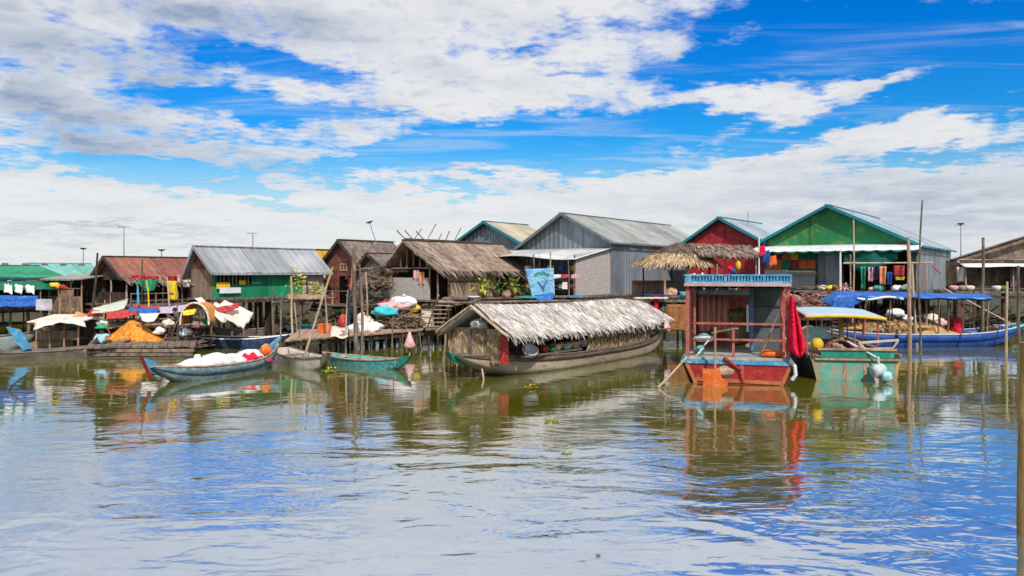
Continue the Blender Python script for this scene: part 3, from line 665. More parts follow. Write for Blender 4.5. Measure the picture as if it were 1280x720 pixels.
# ---------------------------------------------------------------- boats
class Boat:
    """lofted open hull; local x runs from stern (-L/2) to bow (+L/2), z = 0 is the waterline"""
    def __init__(s, name, label, cat, p_stern, p_bow, B, fb, rb, rs, hull, rim=None, inner=None, ws=.0, draft=.25, group=None, over=1.06, strake=None, pw=2.4, thw=3, floor=.08, sv=.865):
        p, q_ = V(p_stern), V(p_bow); d = q_-p; s.L = d.length*over; s.B, s.fb, s.rb, s.rs, s.ws, s.draft, s.pw = B, fb, rb, rs, ws, draft, pw
        c = (p+q_)/2; s.rz = math.atan2(d.y, d.x)
        s.root = empty(name, (c.x, c.y, 0), label, cat, group, s.rz)
        nu = 36
        def f(u, v):
            t = 2*u-1; W, S, Kk = s.w(t), s.s(t), s.k(t); a = 2*v-1
            aa = abs(a)**.85; prof = aa**1.0
            y = W*math.copysign(min(1, (1.76*aa if aa < .5 else .88+.24*(aa-.5))), a) if aa else 0
            z = Kk+(S-Kk)*(aa**2.1)
            flare = 1+.12*aa
            return V(t*s.L/2+(s.rakeb*(S and (z+.2))*max(0, t)**4) - .15*(z+.1)*max(0, -t)**4, y*flare, z)
        s.rakeb = .55
        s.f = f
        s.hull = MB().grid(f, nu, 16, .035).build('hull', hull, s.root)
        if strake:                                   # upper plank of another colour
            for sg in (0, 1):
                MB().grid(lambda u, v: f(u*.98+.01, (1-(sv+(.985-sv)*v)) if sg else (sv+(.985-sv)*v))+V(0, -.022 if sg else .022, 0), nu, 2, .02).build('strake', strake, s.root)
        g_ = []
        for sg in (0, 1):
            pts = [f(i/nu, float(sg))+V(0, 0, .01) for i in range(nu+1)]
            MB().tube(pts, .035, 6).build('gunwale', rim or hull, s.root)
        fl = MB().grid(lambda u, v: V((2*u-1)*s.L/2*.93, (2*v-1)*s.w((2*u-1)*.93)*.92, floor+(s.s(2*u-1)-s.fb)*.75), nu, 4, .02); fl.build('floorboards', inner or WG, s.root)
        for i in range(thw):
            t = -.75+1.5*(i+.5)/thw; MB().box((t*s.L/2, 0, s.s(t)-.07), (.16, s.w(t)*2*1.05, .035)).build('thwart', rim or WG, s.root)
        if ws > 0:
            ring = [f(0, j/16)+V(-.02, 0, 0) for j in range(17)]
            MB().poly(ring, .05, off=(.05, 0, 0)).build('transom', hull, s.root)
    def w(s, t):
        if t > 0: return s.B/2*(1-t**s.pw)+.015
        return s.B/2*(s.ws+(1-s.ws)*(1-abs(t)**s.pw))+.015
    def s(s_, t): pass
    def k(s, t): return -s.draft+ (s.draft+s.fb+s.rb*.75)*max(0, t)**6 + (0 if s.ws else (s.draft+s.fb*.8+s.rs*.7)*max(0, -t)**6)
    def W(s, p):
        c_, s_ = math.cos(s.rz), math.sin(s.rz); o = s.root.location
        return V(o.x+p[0]*c_-p[1]*s_, o.y+p[0]*s_+p[1]*c_, p[2])
    def part(s, name, mb, mat, parent=None): return mb.build(name, mat, parent or s.root)
Boat.s = lambda s, t: s.fb+s.rb*max(0, t)**3+s.rs*max(0, -t)**3
def bowpost(bt, mat, h=.35, side=1, name='bow_cap', back=.35, w_=.12):
    """painted wedge that closes the raised end of the hull"""
    L = bt.L/2*side; t = side; z = bt.s(t)
    P = [bt.f((1+side*tt)/2, .5) for tt in (1.0, .97, .93)]
    tip = bt.f(1.0 if side > 0 else 0.0, 1.0)
    mb = MB()
    pts = [tip+V(side*.22, 0, h), tip+V(-side*back, 0, -.02), V(tip.x-side*back*1.1, 0, max(.0, tip.z-.42)), V(tip.x-side*.02, 0, tip.z-.16)]
    pts = [V(p.x, -w_/2, p.z) for p in pts]; mb.poly(pts, w_, off=(0, w_, 0))
    return mb.build(name, mat, bt.root)

# thatched market boat
def market_boat():
    bt = Boat('market_boat', 'long wooden market boat roofed with pale palm thatch, its stall open along one side', 'boat', on(822, 434), on(592, 472), 2.5, .55, .25, .75, HULLP, HULLD, WD, over=1.05, strake=HULLD, pw=3.2, thw=0, floor=.25, sv=.925)
    r_ = bt.root; L = bt.L/2
    # local: bow is +x (left in the photo); the near side is +y
    x0, x1 = L-.55, -L+1.9; ze, zr, hw = 1.45, 2.38, 1.5
    rf = MB()
    def slope(sg):
        def f(u, v):
            x = x0+.25-(x0-x1+.4)*u; w_ = hw*(1-.12*max(0, u-.85)/.15)
            z = zr-.13*math.sin(u*math.pi)+.05*mnoise.noise(V(u*7, 3, 0))-.05*v*mnoise.noise(V(u*9, 7, 0))-(zr-ze)*(v**.92)-.12*v*math.sin(u*math.pi)*0-.3*max(0, u-.86)/.14*(1-v)
            return V(x, sg*w_*v, z+.03*mnoise.noise(V(x*1.3, v*3, sg)))
        return f
    for sg in (1, -1): rf.grid(slope(sg), 30, 6, .07)
    roof = rf.build('roof', THP, r_)
    th = MB(); sl = slope(1)
    for a in range(6):
        u0, u1 = a/6, (a+1)/6
        th.thatch(sl(u0, 0)+V(0, 0, .05), sl(u1, 0)+V(0, 0, .05), sl(u1, 1)+V(0, 0, .05), sl(u0, 1)+V(0, 0, .05), 17, 26, .30, .06, .03, .35, .12, .18)
    for a in range(14):      # frayed eaves and loose ends
        u0, u1 = a/14, (a+1)/14; th.thatch(sl(u0, .90)+V(0, 0, .03), sl(u1, .90)+V(0, 0, .03), sl(u1, 1)+V(0, .02, -.05), sl(u0, 1)+V(0, .02, -.05), 2, 20, random.uniform(.12, .26), .05, .04, .7, .4, .35)
    th.build('thatch', THP, roof)
    th = MB(); sl = slope(-1)
    th.thatch(sl(0, 0), sl(1, 0), sl(1, 1), sl(0, 1), 9, 9, .4, .1, .06, .4, .2); th.build('thatch', THP, roof)
    MB().pole(slope(1)(-.02, 0)+V(0, 0, .1), slope(1)(1, 0)+V(0, 0, .1), .045, .01).build('ridge_pole', WG, roof)
    for sg in (1, -1): MB().pole(slope(sg)(-.01, 0), slope(sg)(-.01, 1.03), .05, .02).build('gable_pole', WL, roof)
    # posts
    n = 8
    for sg in (1, -1):
        for i in range(n+1):
            x = x0-(x0-x1)*i/n; y = sg*min(bt.w(x/L)*1.02, 1.22)
            MB().pole((x, y, .45), (x, y, ze+.12), .04, .01).build('post', PINKR if i == 1 and sg > 0 else WG, r_)
    # front leaf wall and wall along the stern half
    def leaf(name, a, b_, zt, zb, per, seed=0, L_=.45, rows=4):
        m_ = MB(); a, b_ = V(a), V(b_)
        m_.poly([V(a.x, a.y, zb), V(b_.x, b_.y, zb), V(b_.x, b_.y, zt), V(a.x, a.y, zt)], .03); o_ = m_.build(name, MAT_, r_)
        nrm = (b_-a).cross(V(0, 0, 1)).normalized()
        for sg in (1, -1):
            m_ = MB(); of = nrm*.04*sg
            m_.thatch(V(a.x, a.y, zt)+of, V(b_.x, b_.y, zt)+of, V(b_.x, b_.y, zb+.1)+of, V(a.x, a.y, zb+.1)+of, rows+2, per, L_*.85, .08, .04, .8 if name == 'side_wall' else .4, .0); m_.build('palm_leaves', THW, o_)
    leaf('front_wall', (x0-.05, -1.1, 0), (x0-.05, .95, 0), 1.62, .5, 13)
    xa, xb = x0-(x0-x1)*.44, x0-(x0-x1)*.86
    leaf('side_wall', (xa, 1.24, 0), (xb, 1.2, 0), 1.46, .58, 12)
    leaf('far_side_wall', (x0, -1.24, 0), (x1, -1.2, 0), 1.46, .5, 5)
    MB().box(((xb+x1)/2, 1.12, 1.15), (xb-x1-.1, .04, .45)).build('dark_window', NAVY, r_)  # dark panel added in place of the window opening
    MB().poly([(x0-.02, .9, .5), (x0-.02, 1.25, .5), (x0-.02, 1.25, 1.4), (x0-.02, .9, 1.4)], .04).build('red_curtain', REDT, r_)
    MB().box(((x0+xa)/2-.2, 1.0, .66), (3.6, .5, .05)).build('counter', WG, r_)
    MB().box(((x0+xa)/2-.4, .75, 1.05), (2.8, .3, .04)).build('shelf', WD, r_)
    bow = bowpost(bt, TEALG, .12, 1, back=.6, w_=.2)
    MB().pole((L-.4, .3, .3), (L+.1, .9, -.5), .03).build('mooring_stick', WL, r_)
    return bt, x0, x1, xa
bt, mx0, mx1, mxa = market_boat()
# wares on the market boat: each can be lifted off
def basket(loc, r, h, mat, label, cat='basket', name='basket', group=None, fill=None):
    t = empty(name, loc, label, cat, group)
    MB().lathe([(r*.72, 0), (r*.95, h*.6), (r, h), (r*.9, h), (r*.82, h*.6), (r*.6, .02)]).build('bowl', mat, t)
    if fill:
        mb = MB()
        for k in range(11):
            a = random.random()*6.28; q_ = random.random()**.5*r*.7; mb.lump((q_*math.cos(a), q_*math.sin(a), h*.85+random.random()*.05), (r*.24, r*.24, r*.22), 0, .1, sub=1)
        mb.build('produce', fill, t)
    return t
def sack(loc, size, mat, label, cat='sack', name='sack', rz=0, group=None, neck=True):
    t = empty(name, loc, label, cat, group, rz)
    MB().lump((0, 0, size[2]*.8), size, 0, .2, sub=3, flat=.8).build('sack_body', mat, t)
    if neck: MB().lathe([(.25*size[0], 0), (.07*size[0], .04), (.16*size[0], .10)], (size[0]*.15, 0, size[2]*1.75), 8).build('tied_neck', mat, t)
    return t
wx = lambda f, y, z: bt.W((mx0-(mx0-mxa)*f, y, z))
basket(wx(.30, 1.0, .70), .30, .22, PLW, 'big white basin tilted at the open side of the thatched market boat', 'basin', 'basin').rotation_euler = (R(35), 0, R(20))
basket(wx(.46, 1.05, .70), .2, .2, REDP, 'red plastic tub beside the white basin on the market boat counter', 'tub', 'tub', fill=LEAF)
basket(wx(.53, 1.12, .70), .15, .14, GRT, 'small green bowl on the market boat counter', 'bowl', 'bowl')
basket(wx(.62, 1.0, .70), .24, .24, THW, 'straw basket of tan roots on the market boat counter', fill=CLAY)
basket(wx(.74, 1.02, .70), .26, .22, LBC, 'blue tub between two heaps of fruit on the market boat', 'tub', 'tub', fill=ORC)
basket(wx(.86, 1.0, .70), .26, .24, THY, 'straw basket heaped with orange fruit on the market boat', fill=ORNP)
basket(wx(.97, 1.0, .70), .2, .24, PNK, 'pink tub against the leaf wall of the market boat', 'tub', 'tub', fill=PLW)
basket(wx(.84, .78, 1.07), .2, .22, YLT, 'yellow bowl on the upper shelf of the market boat', 'bowl', 'bowl', fill=YELP)
basket(wx(.68, .78, 1.07), .16, .2, PLW, 'white pot on the upper shelf of the market boat', 'pot', 'pot')
basket(wx(.56, .78, 1.07), .16, .16, TEAL, 'teal bowl on the upper shelf of the market boat', 'bowl', 'bowl')
sack(bt.W((mx0-.1, 0, 1.62)), (.3, .3, .16), PLW, 'white bundle tucked under the gable of the market boat', 'bundle', 'bundle')
sack(bt.W((-bt.L/2+.75, .35, 1.0)), (.35, .35, .28), WHT, 'white cloth bundle on the raised stern of the market boat', 'bundle', 'bundle')
sack(bt.W((-bt.L/2+1.15, .75, .8)), (.25, .3, .22), PNK, 'small pinkish bundle below the white one at the market boat stern', 'bundle', 'bundle')

# grey blue cargo boat
b2 = Boat('cargo_boat', 'grey blue open boat heaped with white sacks, its pointed bow painted blue and red', 'boat', on(343, 457), on(205, 479), 1.35, .40, .16, .38, BLUEG, WP, WG, over=1.03, thw=4, strake=BLUEG)
bowpost(b2, BLUEL, .32, 1, back=.6, w_=.14); 
o_ = bowpost(b2, REDP, .30, 1, 'bow_tip', back=.1, w_=.16); o_.location = (.03, 0, .05)
bowpost(b2, BLUEL, .25, -1, 'stern_cap', back=.35)
WHT2 = M('white_sacking', (.78, .76, .78), (.62, .60, .63), 3, rough=.85, bump=.4)
for i, (x, y, sz, lab) in enumerate(((1.25, .05, (.62, .5, .28), 'largest white sack at the bow end of the cargo boat'), (.45, .1, (.58, .52, .25), 'second white sack from the bow in the cargo boat'),
        (-.4, -.05, (.55, .5, .25), 'third white sack from the bow in the cargo boat'), (-1.2, .05, (.5, .45, .26), 'white sack beside the red cloth in the cargo boat'))):
    sack(b2.W((x, y, .20)), (sz[0]*1.12, sz[1]*1.05, sz[2]*(1.15 if i % 2 else .95)), WHT2, lab, rz=b2.rz, neck=False)
t = solo('jerrycan', MB().box(b2.W((1.2, 0, .70)), (.2, .16, .16), b2.rz, bev=.03), PLW, 'small white can standing on top of the largest sack', 'can')
o = solo('red_cloth', MB().grid(lambda u, v: b2.W((-.6-1.2*u, .25+.42*v, .56+.12*math.sin(u*5)+.05*math.sin(u*17+v*6)-.18*v)), 14, 8, .02), REDC, 'red cloth thrown over the stern end of the white sacks', 'cloth')
o = solo('orange_bag', MB().lump(b2.W((-2.0, .1, .62)), (.2, .2, .22)), ORNP, 'small orange bag at the stern of the cargo boat', 'bag')

# small pale boat and teal boat
b3 = Boat('rowing_boat', 'short pale grey rowing boat with its worn bow towards the water', 'boat', on(352, 449), on(408, 464), 1.1, .34, .2, .12, M('bleached_hull', (.62, .56, .50), (.44, .38, .32), 2.4, wear=(.25, .42, .45), wamt=.2), WG, WG, over=1.0, thw=3, ws=.5)
bowpost(b3, WG, .18, 1, back=.35, w_=.16)
b4 = Boat('rowing_boat', 'slim turquoise rowing boat with a green upturned tip, beside the plank dock', 'boat', on(405, 452), on(503, 462), .95, .27, .18, .08, TEAL, WP, WG, over=1.0, thw=5)
bowpost(b4, TEALG, .10, 1, back=.4, w_=.14)
# far left boats
b1 = Boat('longtail_boat', 'very long dark narrow boat running out of the left edge of the view', 'boat', on(-90, 452), on(150, 442), 1.2, .26, .30, .3, HULLD, WG, WD, over=1.0, thw=7)
b1b = Boat('long_boat', 'grey hulled boat at the left edge with a tall slanting blue bow board', 'boat', on(-120, 436), on(36, 440), 1.3, .62, .3, .2, M('grey_hull', (.27, .33, .34), (.18, .22, .23), 2, wear=(.36, .34, .3), wamt=.3), HULLD, WD, over=1.0, thw=3)
p = at(35, 438, 33.2); q_ = at(15, 411, 33.2)
mb = MB(); mb.poly([b1b.root.location*0+V(p.x-.1, p.y-.1, p.z), V(p.x+.22, p.y-.1, p.z+.1), V(q_.x+.42, p.y-.1, q_.z-.02), V(q_.x-.12, p.y-.1, q_.z+.08)], .1, off=(0, .1, 0))
o = mb.build('bow_board', BLUEL); 
for me_v in o.data.vertices:   # to the boat's own frame
    v = me_v.co-b1b.root.location; c_, s_ = math.cos(-b1b.rz), math.sin(-b1b.rz); me_v.co = V(v.x*c_-v.y*s_, v.x*s_+v.y*c_, v.z)
o.parent = b1b.root
b11 = Boat('striped_boat', 'green boat with a yellow stripe moored behind the grey hull at the left edge', 'boat', on(-60, 423), on(50, 421), 1.4, .75, .15, .2, TEALG, NAVY, WD, over=1.0, thw=2, strake=YELP)
b9 = Boat('dark_boat', 'navy blue low boat with pale planks aboard, moored behind the cargo boat', 'boat', on(238, 433), on(352, 435), 1.2, .42, .2, .15, NAVY, WHT, WP, over=1.0, thw=5)
b10 = Boat('wooden_canoe', 'bare brown canoe with a raised tip under the green house', 'boat', on(268, 425), on(352, 420), 1.0, .5, .45, .2, HULLD, WP, WD, over=1.0, thw=3)

# long blue boat with blue canopy
b8 = Boat('canopy_boat', 'long bright blue boat under a sagging blue tarpaulin canopy, its green edged bow swept up', 'boat', on(1035, 432), on(1262, 431), 1.9, .58, .42, .25, BLUE, M('pale_rim', (.55, .60, .68), (.4, .45, .55), 3), WD, over=1.06, strake=BLUE, pw=4, thw=4, floor=.3)
L8 = b8.L/2
bowpost(b8, TEALG, .1, 1, back=.9, w_=.1)
xa8, xb8 = -L8*1.02, L8*.62
def can8(u, v):
    x = xa8+(xb8-xa8)*u; a = 2*v-1
    z = 2.62-.13*u-.22*a*a-.05*math.sin(u*math.pi*6)**2-.55*max(0, .10-u)/.10
    return V(x, 1.15*a, z)
b8.part('canopy', MB().grid(can8, 40, 8, .03), BLT)
b8.part('canopy_lining', MB().grid(lambda u, v: can8(u*.96+.03, v*.94+.03)+V(0, 0, -.09), 30, 6, .02), M('brown_lining', (.16, .07, .05), (.1, .05, .04), 3))
b8.part('end_drape', MB().grid(lambda u, v: V(xa8-.1+.5*v+.25*math.sin(u*5)*(1-v)+1.0*u*v*0, -1.1+2.2*u, 2.15-1.05*(1-v)*(.75+.25*math.sin(u*4)) if v < 1 else 2.15), 14, 8, .02), BLT)
b8.part('side_drape', MB().grid(lambda u, v: V(xa8+1.7*u, -1.16-.05*math.sin(u*14), 2.35+.1*u-v*(.95-.75*u)), 14, 6, .02), BLT)
for i in range(7):
    x = xa8+.5+(xb8-xa8-.7)*i/6
    for y in (-1.05, 1.05): b8.part('canopy_post', MB().pole((x, y*.85, .5), (x, y, 2.4-.13*i/6), .035), random.choice([WP, WG, PINKR]))
for y in (-1.05, 1.05): b8.part('canopy_rail', MB().pole((xa8+.3, y, 2.36), (xb8, y, 2.25), .04, .01), WP if y > 0 else LBT)
b8.part('white_edge', MB().grid(lambda u, v: V(xa8+1.2+2.2*u, -1.18, 2.34-.10*v-.06*math.sin(u*7)), 10, 2, .02), PLW)
def heap(name, label, c, size, mat, cat, amp=.25, leaves=None, n=0, L=.3):
    mb = MB(); mb.lump(c, size, 0, amp, sub=4, flat=.35); o = mb.build(name, mat); rebase(o); tag(o, label, cat)
    if n:
        m2 = MB()
        for i in range(n):
            a = random.random()*6.28; e = random.random()*1.2; d = V(math.cos(a)*math.cos(e), math.sin(a)*math.cos(e), math.sin(e)); p = V(d.x*size[0], d.y*size[1], d.z*size[2])*random.uniform(.9, 1.08)+V(c)
            sd = V(random.uniform(-1, 1), random.uniform(-1, 1), random.uniform(-1, 1)).cross(d).normalized()
            m2.strip(p, (sd.cross(d)+d*random.uniform(-.1, .4)).normalized(), sd, L*random.uniform(.6, 1.3), .05)
        q = m2.build('loose_stalks', leaves or mat, o); q.location = -o.location
    return o
heap('straw_heap', 'heap of orange straw under the blue canopy', b8.W((-1.2, 0, .72)), (2.3, .75, .42), M('orange_straw', (.56, .34, .14), (.38, .20, .07), 4, bump=.6), 'heap', leaves=THY, n=500)
o = empty('motor', b8.W((L8*.80, 0, .75)), 'small grey engine on the blue boat near its bow', 'engine')
MB().box((0, 0, .12), (.35, .25, .24), bev=.04).build('engine_block', STEEL, o); MB().pole((0, 0, .15), (1.0, 0, .3), .02).build('handle', PLW, o)
solo('red_drum', MB().lathe([(.24, 0), (.27, .05), (.27, .45), (.25, .5), (.27, .55), (.27, .9), (.2, .93)], b8.W((1.9, .2, .35))), REDC, 'tall red drum standing under the canopy of the blue boat', 'drum')
solo('blue_crate', MB().box(b8.W((3.4, 0, .6)), (.6, .5, .5), bev=.03), WD, 'dark wooden crate aboard the blue boat', 'crate')

# ---- red house boat, stern towards the camera
def stern_boat(name, label, px, py, W_, Wb, L_, rz, ztop, zb, hullm, trm):
    d = H*K/(py-YH); c = at(px, YH, d); t = empty(name, (c.x, c.y, 0), label, 'boat', None, R(rz))
    def f(u, v):        # u along the boat (0 stern .. 1 bow), v across
        a = 2*v-1; k = 1-max(0, (u-.55)/.45)**2.2; wt = W_/2*k+.03; wb = Wb/2*k+.02; z0 = zb+(ztop+.5-zb)*max(0, (u-.6)/.4)**2.5; z1 = ztop+.45*max(0, (u-.5)/.5)**2
        if abs(a) < .5: return V(a/.5*wb, u*L_, z0)
        q = (abs(a)-.5)/.5; return V(math.copysign(wb+(wt-wb)*q, a), u*L_, z0+(z1-z0)*q)
    MB().grid(f, 20, 16, .04).build('hull', hullm, t)
    for sg in (0, 1): MB().tube([f(i/20, float(sg)) for i in range(21)], .05, 6).build('gunwale', trm, t)
    return t, d/K, f
RB, k1, _ = stern_boat('house_boat', 'faded red house boat, stern towards the viewer, with a blue railing on its flat roof', 921, 480, 3.3, 2.65, 7.5, -15, .66, -.3, M('dark_red_hull', (.20, .03, .025), (.14, .02, .02), 3, wear=(.3, .16, .1), wamt=.3), TEAL)
X1 = lambda px: (px-921)*k1; Z1 = lambda py: (480-py)*k1
P = lambda n, mb, m_, par=None: mb.build(n, m_, par or RB)
tr = P('transom', MB().poly([(X1(860), 0, Z1(456)), (X1(872), 0, -.25), (X1(973), 0, -.25), (X1(984), 0, Z1(456))], .06, off=(0, .06, 0)), REDP)
for a, b_ in (((860, 456), (872, 482)), ((984, 456), (973, 482)), ((871, 475), (974, 477)), ((927, 456), (927, 477))):
    P('frame_strip', MB().beam((X1(a[0]), -.045, Z1(a[1])), (X1(b_[0]), -.045, Z1(b_[1])), .08, .11), M('worn_orange_frame', (.50, .15, .06), (.36, .10, .04), 3, wear=(.5, .28, .16), wamt=.4) if a[0] != 927 else PINKR, tr)
P('stern_rail', MB().box((0, -.02, Z1(453)), (X1(987)-X1(857), .16, .11)), BLUEL)
P('deck', MB().box((0, 1.6, Z1(449)), (X1(986)-X1(858), 3.2, .07)), M('worn_deck', (.36, .40, .38), (.25, .27, .25), 2.5, wear=(.5, .42, .34), wamt=.5))
P('cabin_floor', MB().box((0, 4.3, Z1(448)), (2.9, 2.4, .06)), WP)
zr1 = Z1(356)
rf = P('flat_roof', MB().box((0, 2.7, zr1), (X1(986)-X1(857), 5.6, .09)), M('faded_pink_edge', (.55, .38, .36), (.42, .28, .27), 3))
P('ceiling', MB().grid(lambda u, v: V(-1.5+3.0*u, .12+5.2*v, zr1-.10-.28*0-.02*math.sin(u*70)), 90, 2, .01), M('blue_green_tin', (.08, .17, .19), (.05, .11, .14), 3))
P('ceiling_beam', MB().box((X1(905), .6, Z1(366)), (1.6, .08, .16)), BLUEG)
# railing round the roof edge
rl = P('railing', MB().box((0, 0, zr1+.30), (X1(986)-X1(860), .05, .05)).box((0, 0, zr1+.09), (X1(986)-X1(860), .05, .05)), BLUEL)
mb = MB()
for i in range(33): mb.box((X1(861)+(X1(985)-X1(861))*i/32, 0, zr1+.19), (.035 if i % 4 else .07, .03, .24))
mb.build('balusters', BLUEL, rl)
mb = MB()
for sg in (-1, 1): mb.box((sg*X1(985)*1.0, 2.0, zr1+.30), (.05, 4.0, .05)); [mb.box((sg*X1(985), .5*j, zr1+.19), (.04, .04, .24)) for j in range(1, 9)]
mb.build('side_rails', BLUEL, rl)
P('railing_panel', MB().box((X1(925), .05, zr1+.19), (X1(985)-X1(866), .02, .17)), M('teal_lattice', (.05, .33, .45), (.02, .2, .3), 8, wear=(.5, .6, .62), wamt=.3, wscale=14))
for px in (861, 869, 975, 982): P('corner_post', MB().box((X1(px), .06 if px in (861, 982) else .5, (zr1+Z1(450))/2), (.11 if px in (861, 982) else .07, .09, zr1-Z1(450)-.09)), PINKR)
for sg in (-1, 1):
    for y in (2.0, 3.6, 5.3): P('side_post', MB().box((sg*X1(982), y, (zr1+Z1(450))/2), (.09, .09, zr1-Z1(450)-.09)), PINKR)
for py in (405, 425): P('cross_rail', MB().box((0, .10, Z1(py)), (X1(976)-X1(868), .06, .065)), PINKR)
P('middle_upright', MB().box((X1(917), .18, (Z1(405)+Z1(447))/2), (.08, .07, Z1(405)-Z1(447))), PINKR)
P('back_post', MB().box((X1(941), 1.9, (zr1+.5)/2+.25), (.13, .13, zr1-.75)), M('slate_blue_post', (.10, .19, .34), (.06, .13, .25), 3, wear=(.4, .45, .5), wamt=.3))
P('white_jamb', MB().box((X1(936), 1.95, Z1(402)), (.08, .05, .9)), PLW)
sh = P('grey_shutter', MB().box((X1(962), 2.0, (zr1+.75)/2), (.95, .06, zr1-.85)), M('slate_shutter', (.10, .115, .12), (.07, .08, .085), 3, wear=(.16, .17, .17), wamt=.3))
for py in (386, 412): P('shutter_joint', MB().box((X1(962), 1.95, Z1(py)), (.95, .03, .04)), BLK, sh)
P('back_wall', MB().box((-.3, 5.3, 1.75), (2.5, .06, 2.1)), PINKR)
P('side_wall', MB().box((-1.5, 3.9, 1.75), (.05, 2.8, 2.1)), WP)
def curt(u, v): return V(X1(872)+(X1(912)-X1(872))*u, 2.2+.06*math.sin(u*34), zr1-.45-(1.15+.06*math.sin(u*9))*v)
P('striped_curtain', MB().grid(curt, 44, 5, .01), M('faded_pink_curtain', (.52, .22, .17), (.33, .13, .10), 3, (6, 1, .3)))
P('steering_arm', MB().pole((X1(895), -.55, Z1(408)), (X1(895), -.45, Z1(460)), .045), WP)
P('tiller', MB().pole((X1(890), .35, Z1(418)), (X1(922), -.2, Z1(410)), .04, .05), WP)
P('deck_stick', MB().pole((X1(950), .5, Z1(446)), (X1(974), .3, Z1(385)), .025), WP)
P('deck_stick', MB().pole((X1(872), .2, Z1(447)), (X1(888), .4, Z1(425)), .03), PLW)
P('red_brace', MB().pole((X1(905), -.12, Z1(447)), (X1(925), -.10, Z1(462)), .06), REDP)
P('red_brace', MB().pole((X1(925), -.12, Z1(460)), (X1(928), -.10, Z1(477)), .05), REDP)
# rudder blade
def R1w(px, py, y=0.0):
    c_, s_ = math.cos(RB.rotation_euler.z), math.sin(RB.rotation_euler.z); x = X1(px); return V(RB.location.x+x*c_-y*s_, RB.location.y+x*s_+y*c_, Z1(py))
P('rudder_blade', MB().poly([(X1(880), -.62, Z1(459)), (X1(901), -.62, Z1(459)), (X1(903), -.62, Z1(470)), (X1(910), -.62, Z1(475)), (X1(909), -.62, Z1(485)), (X1(902), -.62, Z1(490)), (X1(897), -.62, Z1(498)), (X1(893), -.62, Z1(489)), (X1(881), -.62, Z1(483))], .06, off=(0, .06, 0)), ORNP)
P('rudder_arm', MB().lump((X1(906), -.45, Z1(463)), (.28, .12, .16)), WP)
for nm, px, py, sz, m_, lab, cat in (('orange_heap', 965, 443, (.42, .25, .12), ORNP, 'orange and red cloth heap on the house boat deck by the right post', 'cloth'),
        ('pale_bundle', 880, 425, (.32, .22, .13), LBC, 'pale blue bundle on the left side rail of the house boat', 'bundle'),
        ('brown_sack', 925, 420, (.5, .4, .5), WB, 'brown mound behind the cross rails of the house boat', 'sack'),
        ('dark_basket', 925, 400, (.5, .4, .25), M('olive_cloth', (.16, .13, .05), (.1, .08, .03), 4), 'olive brown bundle on top of the brown mound inside the house boat', 'bundle'),
        ('blue_jug', 875, 442, (.15, .15, .2), TEAL, 'teal jug at the left corner of the house boat deck', 'jug')):
    solo(nm, MB().lump(R1w(px, py, 2.6 if nm in ('brown_sack', 'dark_basket') else .55), sz), m_, lab, cat)
# red cloth hanging at its right corner
def rcloth(u, v):
    wd = (.12+.95*v**.9)*(1 if v < .85 else max(.15, 1-((v-.85)/.15)**1.5*.9)); a = (u-.5)
    return R1w(986+8*v, 370+73*v, -.1+.14*math.cos(u*math.pi*4)*(.3+v)-.05)+V(a*wd*.62, -.10*math.cos(a*5), 0)
solo('hanging_cloth', MB().grid(rcloth, 24, 18, .02), REDC, 'bright crimson cloth hanging from the roof corner of the house boat', 'cloth')
solo('white_buoy', MB().tube([R1w(984, 448, -.1), R1w(989, 455, -.15), R1w(990, 466, -.15), R1w(986, 472, -.12)], .06, 8), PLW, 'bent white fender tube at the house boat stern corner', 'fender')
solo('roof_bag', MB().lump(R1w(867, 350, .6), (.14, .12, .22)), PLW, 'upright white bag at the left end of the blue roof railing', 'bag')
solo('mooring_pole', MB().pole(on(822, 485), R1w(860, 447, -.2), .035, .02, r2=.025), WL, 'slanting pale mooring pole left of the house boat, one end in the water', 'pole')
solo('mooring_pole', MB().pole(at(824, 412, 33), at(866, 414, 27), .03, .02), WL, 'horizontal pale pole between market boat stern and house boat', 'pole')

# ---- green boat
GB, k2, _ = stern_boat('ferry_boat', 'green and teal wooden boat with a flat pale canopy edged in yellow', 1068, 475, 2.75, 2.2, 7.0, -9, .82, -.3, M('dark_teal_hull', (.03, .10, .09), (.02, .06, .06), 3, wear=(.4, .3, .2), wamt=.25), WP)
X2 = lambda px: (px-1068)*k2; Z2 = lambda py: (475-py)*k2
P = lambda n, mb, m_, par=None: mb.build(n, m_, par or GB)
def G2w(px, py, y=0.0):
    c_, s_ = math.cos(GB.rotation_euler.z), math.sin(GB.rotation_euler.z); x = X2(px); return V(GB.location.x+x*c_-y*s_, GB.location.y+x*s_+y*c_, Z2(py))
tr = P('transom', MB().poly([(X2(1018), 0, Z2(449)), (X2(1026), 0, -.25), (X2(1114), 0, -.25), (X2(1119), 0, Z2(449))], .06, off=(0, .06, 0)), M('patched_teal', (.06, .36, .28), (.22, .42, .34), 2.6, wear=(.45, .16, .11), wamt=.45, wscale=3.2))
P('upper_panel', MB().box((X2(1071), -.06, Z2(442)), (X2(1114)-X2(1027), .06, Z2(437)-Z2(448))), TEALG)
P('stern_rail', MB().box((X2(1070), -.08, Z2(436.5)), (X2(1118)-X2(1025), .12, .06)).box((X2(1070), -.08, Z2(449)), (X2(1120)-X2(1020), .12, .06)), WP)
for px in (1056, 1080): P('stern_post', MB().box((X2(px), -.04, Z2(462)), (.1, .06, .62)), WP, tr)
for a, b_ in (((1018, 450), (1026, 482)), ((1119, 450), (1114, 482))): P('corner_strip', MB().beam((X2(a[0]), -.04, Z2(a[1])), (X2(b_[0]), -.04, Z2(b_[1])), .07, .1), M('ochre_strip', (.5, .36, .16), (.35, .25, .12), 3), tr)
P('deck', MB().box((X2(1068), 2.8, .7), (2.5, 5.4, .06)), WP)
